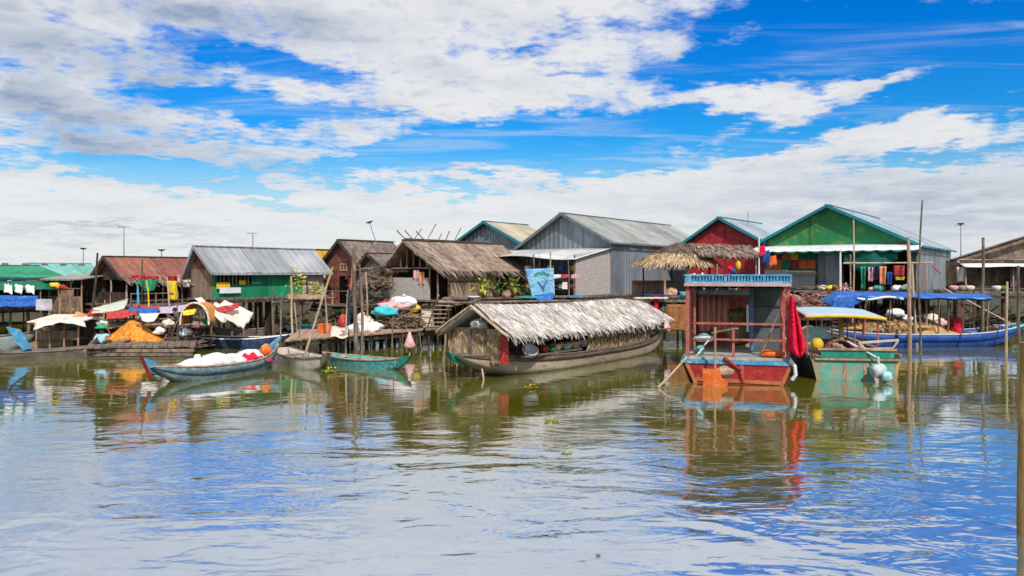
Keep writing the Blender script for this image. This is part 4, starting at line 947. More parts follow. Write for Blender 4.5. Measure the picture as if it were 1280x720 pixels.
P('shelter', MB().poly([(X2(1022), .9, Z2(427)), (X2(1050), .9, Z2(427)), (X2(1050), .9, Z2(424)), (X2(1038), .9, Z2(411)), (X2(1022), .9, Z2(411))], .05), LBC)
zc = Z2(397)
P('canopy', MB().grid(lambda u, v: V(X2(1008)+(X2(1105)-X2(1008))*u+.2*v, -.1+3.6*v, zc+.05+.06*math.sin(u*math.pi)-.05*u+.12*v), 16, 8, .04), M('sky_pale_paint', (.48, .60, .68), (.34, .48, .60), 2, rough=.4, wear=(.7, .62, .5), wamt=.3))
P('canopy_edge', MB().grid(lambda u, v: V(X2(1008)+(X2(1105)-X2(1008))*u, -.12, zc+.06+.06*math.sin(u*math.pi)-.05*u-.1*v), 16, 1, .04), YELP)
P('canopy_side', MB().beam((X2(1008), -.1, zc+.0), (X2(1008)+.2, 3.5, zc+.12), .05, .14), REDP)
P('main_post', MB().box((X2(1057), .5, (zc+Z2(432))/2), (.13, .13, zc-Z2(432))), M('ochre_post', (.36, .24, .08), (.22, .14, .05), 3))
for px, y in ((1012, .1), (1018, 2.6), (1066, 2.8), (1075, 1.6), (1084, .6), (1097, .1), (1096, 2.8)): P('canopy_post', MB().pole((X2(px), y, .7), (X2(px), y, zc+.05), .03), PINKR)
st = P('stern_frame', MB().beam((X2(1072), -.1, Z2(428)), (X2(1118), -.15, Z2(424)), .06, .07).beam((X2(1078), -.1, Z2(436)), (X2(1112), -.12, Z2(434)), .06, .06).beam((X2(1072), -.1, Z2(428)), (X2(1080), -.1, Z2(436)), .05, .06).beam((X2(1118), -.15, Z2(424)), (X2(1112), -.12, Z2(434)), .05, .06), M('cream_frame', (.62, .54, .46), (.45, .33, .27), 3))
P('arched_hatch', MB().grid(lambda u, v: V(X2(1035)+(X2(1071)-X2(1035))*u, .15+1.4*v, .74+Z2(425)*0+.33*math.sin(u*math.pi)**.7+.22), 14, 3, .04), M('red_brown_hatch', (.30, .15, .11), (.2, .1, .08), 4, wave=('X', 8, .6)))
P('tiller', MB().pole((X2(1062), .3, Z2(428)), (X2(1092), -.3, Z2(446)), .035), PLW)
mo = P('outboard_motor', MB().lump((X2(1092), -.45, Z2(462)), (.24, .14, .26)).pole((X2(1091), -.4, Z2(444)), (X2(1093), -.45, Z2(458)), .05), M('pale_motor', (.5, .58, .56), (.36, .45, .45), 3, rough=.5))
P('motor_cowl', MB().lump((X2(1099), -.62, Z2(467)), (.16, .1, .17)), LBC, mo)
P('skeg', MB().poly([(X2(1085), -.5, Z2(468)), (X2(1100), -.5, Z2(474)), (X2(1094), -.5, Z2(486)), (X2(1090), -.5, Z2(484))], .04, off=(0, .04, 0)), M('pale_skeg', (.5, .45, .38), None, 4), mo)
solo('yellow_buoy', MB().lump(G2w(1026, 432, .3), (.2, .2, .22), 0, .04), YELP, 'round yellow buoy at the left stern corner of the green boat', 'buoy')
solo('brown_load', MB().lump(at(990, 340, 37.8)+V(0, 0, 1.95-H), (.75, .6, .5), 0, .4, sub=4), M('reddish_brush', (.30, .14, .12), (.42, .30, .26), 5, bump=.8), 'reddish tangle of nets heaped behind the pale canopy', 'nets')
# ---------------------------------------------------------------- straw hut
t = empty('straw_hut', at(855, 340, 39)*1, 'round roofed straw hut with shaggy golden eaves on thin posts beside the grey tin house', 'hut'); t.location.z = 0
SH = t; kS = 39/K
lx = lambda px, y=0: (px-855)*kS*(1+y/39); lz = lambda py: H+(YH-py)*kS
zf = lz(374)
mb = MB()
for i in range(12): mb.box((.6, -1.2+i*.32, zf-.05+random.uniform(-.01, .01)), (6.2, .3, .08))
dk = mb.build('deck', WG, t)
for x in (-2.3, -1.1, .2, 1.5, 2.7, 3.6):
    for y in (-1.1, 1.0, 2.4): MB().pole((x, y, -.7), (x, y, zf-.08), .07, .02).build('stilt', random.choice([WG, WD]), t)
for px in (826, 853, 873, 889, 912, 936): MB().pole((lx(px), -1.1, zf), (lx(px), -1.1, lz(330 if px < 900 else 318)), .055, .02).build('post', WP, t)
for px in (812, 850, 900, 938): MB().pole((lx(px), 2.0, zf), (lx(px), 2.0, lz(325)), .05, .02).build('post', WD, t)
MB().box((lx(826), 2.0, zf+.45), (2.2, .05, .9)).build('back_boards', WB, t)
MB().box((lx(905), 2.0, zf+.55), (2.6, .05, 1.1)).build('back_boards', WD, t)
MB().pole((lx(800), -1.15, zf+.25), (lx(862), -1.15, zf+.2), .03).build('rail', BLUE, t)
MB().pole((lx(800), 1.9, zf+.8), (lx(862), 1.9, zf+.85), .04).build('rail', REDT, t)
cx, rx, ry = lx(848), 2.05, 2.0; za_, zb_ = lz(304), lz(331)
def cone(u, v):
    a = u*2*math.pi; k = v**.8*(1+.05*mnoise.noise(V(math.cos(a)*2, math.sin(a)*2, 0))); return V(cx-.0+rx*k*math.cos(a)+(.25*(1-v)), .5+ry*k*math.sin(a), za_-(za_-zb_)*v**1.1)
rf = MB().grid(cone, 36, 7, .08).build('roof', THD, t)
mb = MB(); mb2 = MB()
for i in range(2600):
    u, v = random.random(), random.random()**.6; p = cone(u, v); q_ = cone(u, min(1, v+.05)); d = (q_-p).normalized(); side = V(-math.sin(u*6.283), math.cos(u*6.283), 0)
    sd2 = (side+d*random.gauss(0, .25)+V(0, 0, random.uniform(-.4, .4))).normalized()
    (mb2 if v < .55 else mb).strip(p+V(0, 0, .04+random.random()*.06), (d+side*random.gauss(0, .2)).normalized(), sd2, random.uniform(.22, .5), .06, .12)
mb.build('eaves_straw', THY, rf); mb2.build('crown_straw', THD, rf)
zr_, ze_ = lz(306), lz(322)
rf2 = MB().poly([(lx(862), .5, zr_), (lx(940), .5, zr_-.1), (lx(944), -1.3, ze_-.05), (lx(868), -1.3, ze_)], .07).build('side_roof', THD, t)
MB().thatch((lx(862), .5, zr_+.06), (lx(940), .5, zr_-.04), (lx(944), -1.25, ze_+.02), (lx(868), -1.25, ze_+.05), 8, 17, .45).build('thatch', THB, rf2)
MB().poly([(lx(862), .5, zr_), (lx(868), 2.2, ze_), (lx(944), 2.2, ze_), (lx(940), .5, zr_-.1)], .07).build('side_roof', THD, t)
S_ = lambda px, py, y=-1.2: SH.location+V(lx(px)*(1+y/39*0), y, lz(py))
solo('rust_tarpaulin', MB().grid(lambda u, v: S_(826+32*u, 379+(33-2*math.sin(u*3))*v, -1.45)+V(0, -.09*math.sin(u*11+v*2)-.1*v, 0), 20, 10, .02), RST, 'rust orange sheet hanging to the water below the straw hut', 'sheet')
solo('red_cloth', MB().grid(lambda u, v: S_(811+5*u, 369+17*v, -1.5)+V(0, -.05*math.sin(u*6), 0), 6, 6, .02), REDC, 'narrow bright red cloth hanging left of the rust orange sheet', 'cloth')
solo('pink_cloth', MB().grid(lambda u, v: S_(799+7*u, 372+13*v, -1.5)+V(0, -.05*math.sin(u*6), 0), 6, 6, .02), PNK, 'pink cloth hanging behind the stern of the thatched market boat', 'cloth')
solo('white_plank', MB().box(S_(806, 371, -1.6), (1.6, .4, .06), R(8)), CRM, 'cream plank laid on the deck edge left of the straw hut', 'plank')
solo('peach_sack', MB().lump(S_(836, 366, -.6), (.32, .3, .3)), M('peach_sacking', (.62, .42, .26), (.5, .3, .18), 4), 'peach coloured sack standing on the straw hut floor', 'sack')
solo('teal_pail', MB().lathe([(.13, 0), (.18, .32), (.15, .32)], S_(849, 372, -.9)), TEAL, 'teal pail on the straw hut floor by the second post', 'pail')
for px, py, m_, lab in ((903, 336, REDC, 'red ball of the float cluster under the straw hut side roof'), (907, 339, BLUE, 'blue ball of the float cluster under the straw hut side roof'), (913, 332, YELP, 'upright yellow ball of the float cluster under the straw hut side roof')):
    solo('float', MB().lump(S_(px, py, -1.35), (.13, .12, .22 if m_ is YELP else .14), 0, .03), m_, lab, 'float', 'floats hanging under the side roof')
solo('white_bag', MB().lump(S_(869, 349, -1.4), (.14, .13, .3)), PLW, 'white bag on the hut floor above the house boat railing', 'bag')
t = empty('flag_pole', S_(937, 372, -1.5), 'pole with a red, blue and orange bunch of flags at the straw hut corner', 'flag pole')
MB().pole((0, 0, 0), (0, 0, 2.9), .04).build('pole', PLW, t)
for (x, z, sx, sz, m_) in ((.12, 2.45, .3, .5, REDC), (.3, 2.2, .35, .55, BLUE), (.62, 1.95, .35, .45, ORNP), (.42, 1.95, .3, .5, NVC)):
    MB().grid(lambda u, v: V(x+sx*(u-.5), -.06+.05*math.sin(u*8+v*3), z-sz*v+.1*u), 6, 6, .015).build('flag', m_, t)

# ---------------------------------------------------------------- docks and rafts
def plank_dock(name, label, c4, z, cat='dock', mat=None, leg=WD, nst=6, th=.07, wdt=.28, group=None):
    """c4: front-left, front-right, back-right, back-left in plan"""
    A, B, Cc, D = [V(p.x, p.y, 0) for p in c4]; t = empty(name, ((A.x+B.x)/2, (A.y+B.y)/2, 0), label, cat, group); o_ = t.location
    n = max(3, int((B-A).length/wdt)); mb = MB()
    for i in range(n):
        a, b_ = i/n, (i+.93)/n; e = random.uniform(-.12, .1); zz_ = z+random.uniform(-.012, .012)
        p = [A.lerp(B, a), A.lerp(B, b_), D.lerp(Cc, b_), D.lerp(Cc, a)]; dd = (p[0]-p[3]).normalized()*e
        mb.poly([V(q.x, q.y, zz_)-o_+(dd if k < 2 else V(0, 0, 0)) for k, q in enumerate(p)], th, off=(0, 0, -th))
    dk = mb.build('planks', mat or WP, t)
    mb = MB()
    for k in (.04, .5, .96): mb.beam(A.lerp(D, k)-o_+V(0, 0, z-th-.08), B.lerp(Cc, k)-o_+V(0, 0, z-th-.08), .1, .14)
    mb.build('bearers', WD, dk)
    for i in range(nst):
        for k in (.04, .9):
            p = A.lerp(B, (i+.3)/nst).lerp(D.lerp(Cc, (i+.3)/nst), k)-o_; MB().pole((p.x, p.y, -.7), (p.x, p.y, z-.08), .06, .02).build('leg', leg, t)
    return t
D1 = plank_dock('dock', 'low pinkish plank dock on short legs behind the small rowing boats', (on(356, 427, .7), on(528, 414, .7), on(540, 404, .7), on(376, 412, .7)), .7, nst=9)
D2 = plank_dock('dock', 'short plank dock between the sack heap and the thatched market boat', (on(532, 413, .75), on(576, 412, .75), on(582, 402, .75), on(545, 403, .75)), .75, nst=4, mat=WG)
D3 = plank_dock('raft', 'weathered raft of grey planks carrying the orange net heap', (on(108, 436, .4), on(245, 434, .4), on(248, 420, .4), on(118, 421, .4)), .4, 'raft', WG, nst=7)
D4 = plank_dock('dock', 'cluttered landing stage in front of the rust red roofed hut', (on(58, 412, .95), on(262, 409, .95), on(268, 396, .95), on(66, 398, .95)), .95, mat=WP, nst=9)
D5 = plank_dock('dock', 'low plank walk under the green gabled shop', (on(955, 421, .5), on(1060, 420, .5), on(1075, 411, .5), on(960, 411, .5)), .5, mat=WD, nst=5)
D6 = plank_dock('platform', 'raised plank platform carrying nets and reddish brush behind the house boat', (at(968, 340, 36.6), at(1040, 340, 36.6), at(1036, 340, 39.2), at(966, 340, 39.2)), 1.5, cat='platform', mat=WG, nst=4)
# skirt boards in front of the raft, with weed
o = D3
for i in range(3): MB().box((-.1, -.02-(.02*i), .30-.16*i), (4.5-.1*i, .04, .13)).build('side_board', random.choice([WB, WG]), o)

# ---------------------------------------------------------------- heaps and tarpaulins
def brush(name, label, c, size, n, mat, r=.02, L=.9, seed=1):
    rr = random.Random(seed); mb = MB()
    for i in range(n):
        p = V(rr.gauss(0, .4)*size[0], rr.gauss(0, .4)*size[1], abs(rr.gauss(0, .45))*size[2]); a = rr.random()*6.28; e = rr.uniform(-.25, .5); l = L*rr.uniform(.5, 1.4)
        d = V(math.cos(a)*math.cos(e), math.sin(a)*math.cos(e), math.sin(e)); mb.pole(p-d*l/2+V(0, 0, .05), p+d*l/2+V(0, 0, .05), r*rr.uniform(.5, 1.5), .06, n=5, k=3)
    o = mb.build(name, mat); o.location = c; return tag(o, label, 'brushwood', None, 'stuff')
brush('brushwood', 'brown brushwood heap under the turquoise and white bundles', at(500, 340, 38.6)*1+V(0, 0, .72-H), (1.2, .7, .7), 190, WB, .03, .9, 3)
heap('brown_heap', 'dark brown heap at the back of the dock, behind the bundles', at(497, 340, 39.2)+V(0, 0, .9-H), (1.25, .7, .7), WB, 'heap')
sack(on(447, 417, .7), (.48, .4, .26), WHT, 'white sack lying at the left end of the sack row on the dock')
sack(on(463, 416, .7), (.55, .42, .30), WHT, 'big white sack right of the smaller one on the dock')
sack(on(453, 412, .7), (.42, .4, .42), CRM, 'cream sack standing behind the white sacks on the dock')
B_ = at(481, 395, 38.6)
sack(B_, (.62, .45, .26), CYT, 'bright turquoise bundle on the brown heap by the thatched house', 'bundle', 'bundle')
sack(B_+V(.35, .35, .25), (.75, .5, .24), PNK, 'pale pink bundle resting above the turquoise one', 'bundle', 'bundle')
sack(B_+V(.75, .6, .42), (.72, .5, .30), WHT, 'white bundle topping the brown heap by the thatched house', 'bundle', 'bundle', rz=-.3)
sack(B_+V(1.35, .6, .15), (.3, .25, .22), YLT, 'yellow bag at the right end of the bundle heap', 'bag', 'bag')
sack(B_+V(-.1, .5, .35), (.25, .25, .2), REDT, 'small red bag behind the turquoise bundle', 'bag', 'bag')
solo('blue_barrel', MB().lathe([(.26, 0), (.3, .1), (.3, .95), (.26, 1.05), (.1, 1.07)], on(524, 408, .7)), NAVY, 'dark navy barrel beside the brown heap on the dock', 'barrel')
solo('cream_crate', MB().box(on(535, 408.5, .75)+V(0, 0, .42), (.55, .5, .85), R(-10), bev=.03), CRM, 'cream upright box right of the navy barrel', 'box')
solo('white_pot', MB().lathe([(.16, 0), (.22, .18), (.16, .3)], on(519, 411, .7)), PLW, 'round white pot in front of the navy barrel', 'pot')
# on the dock, left half
solo('orange_box', MB().box(on(406, 418, .7)+V(0, 0, .25), (.45, .45, .5), R(-15), bev=.02), ORNP, 'orange box on the plank dock behind the rowing boats', 'box')
solo('teal_plank', MB().box(on(393, 413, .7)+V(0, 0, .12), (2.6, .3, .2), R(-6)), NAVY, 'dark blue plank bench at the back of the dock', 'bench')
solo('green_tray', MB().box(on(382, 413, .7)+V(0, 0, .25), (.8, .3, .1), R(-6)), GRND, 'green tray on the blue plank bench', 'tray')
solo('cream_sheet', MB().grid(lambda u, v: on(413+22*u, 422-8*v, .75)+V(0, 0, .05*math.sin(u*7)+.2*v*v), 10, 6, .02), CRM, 'cream sheet spread over the middle of the dock', 'sheet')
solo('red_bag', MB().lump(on(428, 413, .7)+V(0, 0, .35), (.22, .2, .42)), REDT, 'upright red bag behind the cream sheet on the dock', 'bag')
brush('brushwood', 'grey tangle of sticks under the rust red house', on(425, 408, .5)+V(0, .6, 0), (1.6, .6, 1.0), 120, WG, .025, .9, 5)
brush('brushwood', 'brown sticks and roots leaning on the shed wall', at(470, 362, 41.3), (.9, .25, .8), 90, WB, .03, 1.1, 8)
brush('brushwood', 'grey sticks stacked between shed and thatched house posts', at(455, 385, 41.5), (.5, .3, 1.2), 70, WG, .03, 1.2, 9)

# orange net heap on the raft
def oheap(u, v):
    x = -1.35+2.7*u; y = -.7+1.4*v; k = max(0, 1-abs(x/1.35)**1.5)*max(0, 1-abs(y/.7)**2)
    return V(x, y, .02+.95*k*(.75+.25*math.exp(-((x+.1)/.6)**2))+.07*mnoise.noise(V(x*3, y*3, 2))*(k > 0))
o = MB().grid(oheap, 26, 14, .03).build('orange_net', ORT); o.location = on(167, 427, .42); tag(o, 'bright orange fishing net heaped on the grey raft', 'net')
def sheet(name, label, corners, mat, sag=.2, wr=.04, cat='tarpaulin', d=None, n=14, th=.02):
    A, B, Cc, D = [at(*c) for c in corners]
    return solo(name, MB().grid(lambda u, v: A.lerp(B, u).lerp(D.lerp(Cc, u), v)+V(0, -.03*math.sin(v*9), -sag*4*u*(1-u)*(.4+.6*v)+wr*mnoise.noise(V(u*5, v*4, corners[0][0]))), n, n//2, th), mat, label, cat)
sheet('pale_tarpaulin', 'pale green tarpaulin slung low left of the striped cloths', ((117, 385, 36), (161, 373, 38), (156, 386, 36), (115, 392, 34.5)), M('pale_green_tarp', (.60, .62, .50), (.42, .48, .38), 3), .05)
sheet('red_tarpaulin', 'red and pink tarpaulin strip hanging along the landing stage', ((132, 390, 35), (170, 384, 36), (172, 391, 35), (134, 398, 34.6)), REDT, .12)
sheet('red_tarpaulin', 'faded red tarpaulin over the upper rail, right of the blue cloth', ((167, 380, 36.5), (205, 383, 36.5), (204, 389, 36), (166, 387, 36)), REDT, .05)
sheet('blue_cloth', 'small blue cloth over the rail of the landing stage', ((162, 384, 35.8), (198, 385, 35.8), (197, 391, 35.3), (161, 390, 35.3)), BLT, .08, cat='cloth')
sheet('lilac_cloth', 'long lilac cloth drooping along the landing stage rail', ((199, 384, 36), (243, 379, 36.5), (243, 386, 36), (200, 392, 35.5)), M('lilac_cloth', (.48, .40, .52), (.36, .28, .40), 3), .06, cat='cloth')
sheet('cream_cloth', 'cream cloth hanging in a point below the blue cloth', ((174, 392, 35), (200, 391, 35), (193, 402, 34.6), (178, 401, 34.6)), CRM, .05, cat='cloth')
sheet('white_tarpaulin', 'large cream tarpaulin slung like a hammock beside the green house', ((255, 378, 36), (283, 376, 38.5), (317, 391, 38), (298, 409, 35)), M('ivory_tarp', (.80, .76, .66), (.68, .62, .52), 2.5, bump=.4), .25, .12, n=18)
sheet('red_fold', 'red cloth lying folded along the top of the cream hammock tarpaulin', ((262, 385, 35.6), (298, 379, 37.6), (299, 384, 37.2), (266, 391, 35.3)), REDT, .1, cat='cloth')
sheet('white_strip', 'narrow white tarpaulin edge running down from the orange shelter', ((243, 373, 36), (252, 372, 36), (284, 401, 35), (279, 404, 35)), WHT, .02, cat='tarpaulin')
def dome(u, v):
    a = u*math.pi; return V(-.62*math.cos(a), -.5+1.3*v, .95*math.sin(a)**.8)
t = empty('shelter', at(249, 405, 35), 'small domed shelter of orange cloth with a pale front edge', 'shelter')
MB().grid(dome, 16, 5, .02).build('cover', M('orange_brown_cover', (.66, .27, .09), (.50, .16, .06), 4, wear=(.75, .5, .1), wamt=.3), t)
MB().tube([dome(i/14, 0)+V(0, -.02, 0) for i in range(15)], .045, 6).build('front_hoop', CRM, t)
sheet('yellow_sheet', 'yellow cloth on top left of the domed shelter', ((228, 389, 34.5), (246, 385, 34.8), (243, 393, 34.3), (229, 394, 34.2)), YLT, .02, cat='cloth')

# cloths in the porch of hut A
def hang(h, px0, px1, py0, py1, mat, name, label, off=.35, cat='cloth', taper=0, skew=0, side='S'):
    def f(u, v):
        a = px0+(px1-px0)*(u*(1-taper*v)+.5*taper*v)+skew*v
        p = (h.S if side == 'S' else h.F)(a, py0+(py1-py0)*v, off); q_ = h.w(p); return q_+V(-.03*math.sin(u*9), -.05*math.sin(u*9+v*2), 0)
    return solo(name, MB().grid(f, 10, 8, .015), mat, label, cat)
hang(A, 164, 182, 344, 348, REDC, 'red_cloth', 'left red strip under the eaves of the rust roofed hut', .9)
hang(A, 182, 198, 345, 349, REDT, 'red_cloth', 'second red strip, right of the first, under the eaves of the rust roofed hut', .9)
hang(A, 170, 199, 349, 364, GRT, 'green_cloth', 'green cloth hanging to a point in the porch of the rust roofed hut', .88, taper=.6, skew=2)
hang(A, 209, 221, 345, 351, M('maroon_cloth', (.35, .02, .04), None, 4), 'maroon_cloth', 'maroon cloth above the yellow one in the rust roofed hut porch', .88)
hang(A, 210, 221, 351, 376, YLT, 'yellow_cloth', 'long narrow yellow cloth hanging from the rust roofed hut', .9, skew=2)
hang(A, 230, 239, 350, 359, WHT, 'white_shirt', 'white shirt hanging in the porch of the rust roofed hut', .6, cat='shirt')
hang(A, 221, 226, 344, 354, PNK, 'pink_cloth', 'thin pink cloth right of the maroon one in the hut porch', .7)
solo('blue_post', MB().pole(at(173, 381, 36), at(172, 357, 36), .06, 0), BLUEL, 'bright blue upright post in front of the rust roofed hut', 'post')
# far left clutter
shop = [o for o in bpy.data.objects if o.name == 'shop_house'][0]
sheet('blue_tarpaulin', 'bright blue tarpaulin along the counter of the left shop', ((-20, 368, 36.2), (48, 370, 36.2), (47, 383, 36), (-20, 382, 36)), BLT, .06)
for px, lab in ((12, 'white bundle hanging at the left edge under the green awning'), (25, 'second white bundle under the green awning'), (38, 'third white bundle under the green awning, nearest the corner')):
    sheet('white_bundle', lab, ((px-6, 355+px%3, 36.5), (px+3+px%4, 358, 36.5), (px+2+px%5, 369, 36.3), (px-7+px%4, 366, 36.3)), WHT, -.06, .12, cat='bundle', n=8)
solo('white_box', MB().box(at(55, 381, 35.6), (.52, .4, .5), R(-10), bev=.02), M('lilac_white_box', (.66, .64, .72), None, 3), 'plain white box standing at the corner of the left shop', 'box')
def shack(name, label, px0, px1, pyt, pyb, d, mat, roofm, dep=1.4, rz=-20):
    a, b_ = at(px0, pyb, d), at(px1, pyt, d); W_ = b_.x-a.x; t = empty(name, (a.x, a.y, a.z), label, 'shack', None, R(rz)); h_ = b_.z-a.z
    MB().box((W_/2, 0, h_*.25), (W_, .05, h_*.5)).build('low_wall', mat, t)
    MB().box((W_/2, dep, h_/2), (W_, .05, h_)).build('back_wall', WD, t)
    for i in range(4):
        MB().pole((W_*i/3, -.03, -.9), (W_*i/3, -.03, h_), .045, .03).build('post', WP, t)
    MB().poly([(-.2, -.35, h_-.02), (W_+.2, -.35, h_-.02), (W_+.2, dep+.2, h_+.22), (-.2, dep+.2, h_+.22)], .05).build('roof', roofm, t)
    MB().pole((-.1, -.06, h_*.7), (W_+.1, -.06, h_*.72), .03).build('rail', WG, t)
    return t
shack('lean_to', 'small open lean-to with a patched roof between the shop and the rust roofed hut', 62, 116, 348, 392, 39, WB, M('patched_teal_boards', (.25, .34, .30), (.3, .2, .16), 2))
shack('lean_to', 'low slatted shack with a pale curved cover beside the white box', 46, 104, 401, 424, 34.5, WBV, CRM, 1.1, -8)
sheet('pale_cover', 'pale canvas draped over the low slatted shack', ((44, 402, 34), (104, 400, 34), (108, 409, 33.6), (42, 413, 33.6)), CRM, -.22, .1)
# slatted fish cage behind the long dark boat
t = empty('fish_cage', on(32, 440, .0), 'long slatted wooden fish cage floating behind the dark longtail boat', 'fish cage'); c2_ = on(122, 438, 0)-on(32, 440, 0)
mb = MB()
for i in range(40): p = c2_*(i/39); mb.box((p.x, p.y, .32), (.055, .03, .62))
mb.build('slats', WL, t); MB().beam((0, 0, .60), c2_+V(0, 0, .60), .07, .08).build('top_rail', WG, t); MB().beam((0, 0, .2), c2_+V(0, 0, .2), .07, .07).build('low_rail', WG, t)
MB().box((c2_.x/2, c2_.y/2+.75, .28), (c2_.x, 1.3, .5)).build('cage_body', WD, t)
for i, (px, py, m_, lab) in enumerate(((72, 418, CRM, 'cream bundle on the fish cage'), (99, 395, ORC, 'peach bundle on the landing stage left end'), (118, 392, REDT, 'small red bag left of the red tarpaulin'), (88, 405, BLUEL, 'light blue cover beside the low shack roof'), (70, 357, YLT, 'yellow basket under the lean-to roof'), (80, 359, REDT, 'red basket under the lean-to roof'), (128, 405, WHT, 'white sack at the left end of the landing stage'), (210, 404, CRM, 'cream jug on the landing stage behind the walking man'), (200, 414, WHT, 'white sack beside the walking man'), (232, 416, PLW, 'white pot behind the walking man'), (262, 402, GRT, 'green bag below the hammock tarpaulin'))):
    p = at(px, py, 35.2 if py > 380 else 38.6); solo('bundle' if 'bundle' in lab else 'bag', MB().lump(p, (.26, .22, .17), 0, .25), m_, lab, 'bundle' if 'bundle' in lab else 'bag')
brush('brushwood', 'tangle of sticks and weed at the right end of the grey raft', on(222, 436, .1)+V(0, .3, 0), (1.3, .6, .7), 130, WB, .025, .8, 11)
brush('brushwood', 'jumble of broken planks and sticks under the left landing stage', on(150, 419, 0), (3.2, .8, .9), 260, WG, .03, 1.1, 12)
brush('brushwood', 'sticks piled under the green house floor', on(330, 417, 0), (3.0, .6, .9), 160, WD, .03, 1.2, 13)
brush('brushwood', 'sticks and brush on the mud under the grey tin house', on(700, 415, 0), (4.5, .8, 1.2), 200, WD, .03, 1.2, 14)
brush('brushwood', 'dark sticks and wreckage on the mud under the rust roofed hut', on(215, 414, 0), (3.0, .6, 1.1), 240, WD, .035, 1.3, 21)
brush('brushwood', 'dark clutter of timber under the right edge house', on(1225, 421, 0), (3.2, .6, 1.3), 200, WD, .035, 1.3, 22)
brush('brushwood', 'timber and sticks stored under the green gabled shop', on(1090, 419, 0), (3.6, .5, 1.2), 200, WG, .035, 1.3, 23)
brush('brushwood', 'reddish brush heap under the green gabled shop, left of the blue canopy', at(1006, 340, 37.4)+V(0, 0, 1.52-H), (1.3, .6, 1.0), 260, M('reddish_twigs', (.36, .17, .14), (.25, .12, .1), 4), .025, .6, 15)
for i, (px, py, sz, m_, lab) in enumerate(((1120, 392, .5, WHT, 'white sack under the green gabled shop behind the straw heap'), (1165, 398, .4, CRM, 'cream sack under the deck right of the straw heap'), (1133, 399, .35, PLW, 'pale sack against the posts behind the straw heap'), (1175, 404, .4, PNK, 'pink sack under the deck behind the blue boat'))):
    solo('sack', MB().lump(at(px, py, 42), (sz, sz*.8, sz*.55), 0, .25), m_, lab, 'sack')

# porch of the thatched house and things in front of it
def pot_plant(px, py, d, s_, label, leaf=LEAF, potm=CLAY, n=70):
    t = empty('potted_plant', at(px, py, d) if px > 700 else V(at(px, py, d).x, d, 2.21), label, 'plant')
    MB().lathe([(.12*s_, 0), (.2*s_, .26*s_), (.22*s_, .28*s_), (.17*s_, .28*s_)]).build('pot', potm, t)
    mb = MB()
    for i in range(n):
        a = random.random()*6.28; e = random.uniform(.2, 1.4); d_ = V(math.cos(a)*math.cos(e), math.sin(a)*math.cos(e), math.sin(e)); r = random.uniform(.05, .45)*s_
        sd = d_.cross(V(0, 0, 1)).normalized(); mb.strip(V(0, 0, .26*s_)+d_*r, (d_+V(0, 0, random.uniform(-.6, .2))).normalized(), sd, .24*s_, .09*s_, .5)
    mb.build('leaves', leaf, t); return t
dD = 39.0
plat = plank_dock('walkway', 'high plank walkway with potted plants along the thatched house', (at(552, 340, 37.6), at(735, 340, 41.0), at(745, 340, 42.4), at(556, 340, 39.6)), 2.2, cat='walkway', mat=WG, nst=7)
pot_plant(603, 372, dD-.2, 1.3, 'yellow green bush on the walkway beside the mat wall', LEAFY)
pot_plant(621, 372, dD+.2, 1.2, 'green potted plant right of the yellow green bush', LEAF)
pot_plant(640, 369, 39.6, 1.5, 'tall spreading plant with drooping leaves under the thatch corner', M('olive_leaf', (.25, .26, .03), (.12, .16, .02), 5, island=.5))
pot_plant(650, 371, 40.0, .9, 'small potted plant left of the blue banner', LEAF)
solo('white_dish', MB().lathe([(.15, 0), (.36, .12), (.33, .13)], V(at(592, 373, 38.3).x, 38.3, 2.21)), PLW, 'wide white dish at the left of the yellow green bush', 'dish')
solo('clay_pot', MB().lathe([(.15, 0), (.25, .2), (.2, .34), (.22, .36)], V(at(633, 374, 39.0).x, 39.0, 2.21)), M('peach_clay', (.55, .36, .24), None, 4), 'peach clay pot between the green plants', 'pot')
solo('turquoise_plank', MB().box(V(at(662, 372, 39.3).x, 39.3, 2.25), (1.5, .3, .07), R(-33)), CYT, 'turquoise plank lying left of the blue banner foot', 'plank')
solo('turquoise_plank', MB().box(V(at(716, 370, 40.4).x, 40.4, 2.25), (1.3, .25, .07), R(-33)), BLUEL, 'light blue plank lying right of the blue banner foot', 'plank')
# banner
def ban(u, v):
    x0, x1_ = 656+9*v, 692+1.5*v; return at(x0+(x1_-x0)*u, 336.5-1.5*u+(35+3*math.sin(u*math.pi))*v, 39.9)+V(0, -.05*math.sin(u*8+v), 0)
bn = solo('banner', MB().grid(ban, 20, 16, .015), LBT, 'sky blue banner with faded green arched lettering hung in front of the porch', 'banner')
mb = MB()
for i in range(9):
    u = .30+.5*i/8; v = .22-.07*math.sin((i/8)*math.pi); p = ban(u, v)-bn.location+V(0, -.04, 0); mb.box(p, (.045, .012, random.uniform(.13, .19)), ry=R((4-i)*5)); mb.box(p+V(.03, 0, random.choice([-.06, 0, .06])), (.05, .012, .035))
mb.build('lettering', GRT, bn)
mb = MB()
for a, b_ in (((.36, .42), (.55, .62)), ((.55, .62), (.74, .40)), ((.48, .56), (.55, .74)), ((.62, .56), (.55, .74))): mb.beam(ban(*a)-bn.location+V(0, -.04, 0), ban(*b_)-bn.location+V(0, -.04, 0), .012, .05)
mb.build('emblem', M('banner_blue_print', (.05, .16, .34), None, 3), bn)
sheet('blue_tarpaulin', 'bright blue lower edge of cloth bunched under the banner', ((668, 369, 39.6), (693, 366, 39.8), (690, 377, 39.5), (672, 378, 39.4)), BLT, .02)
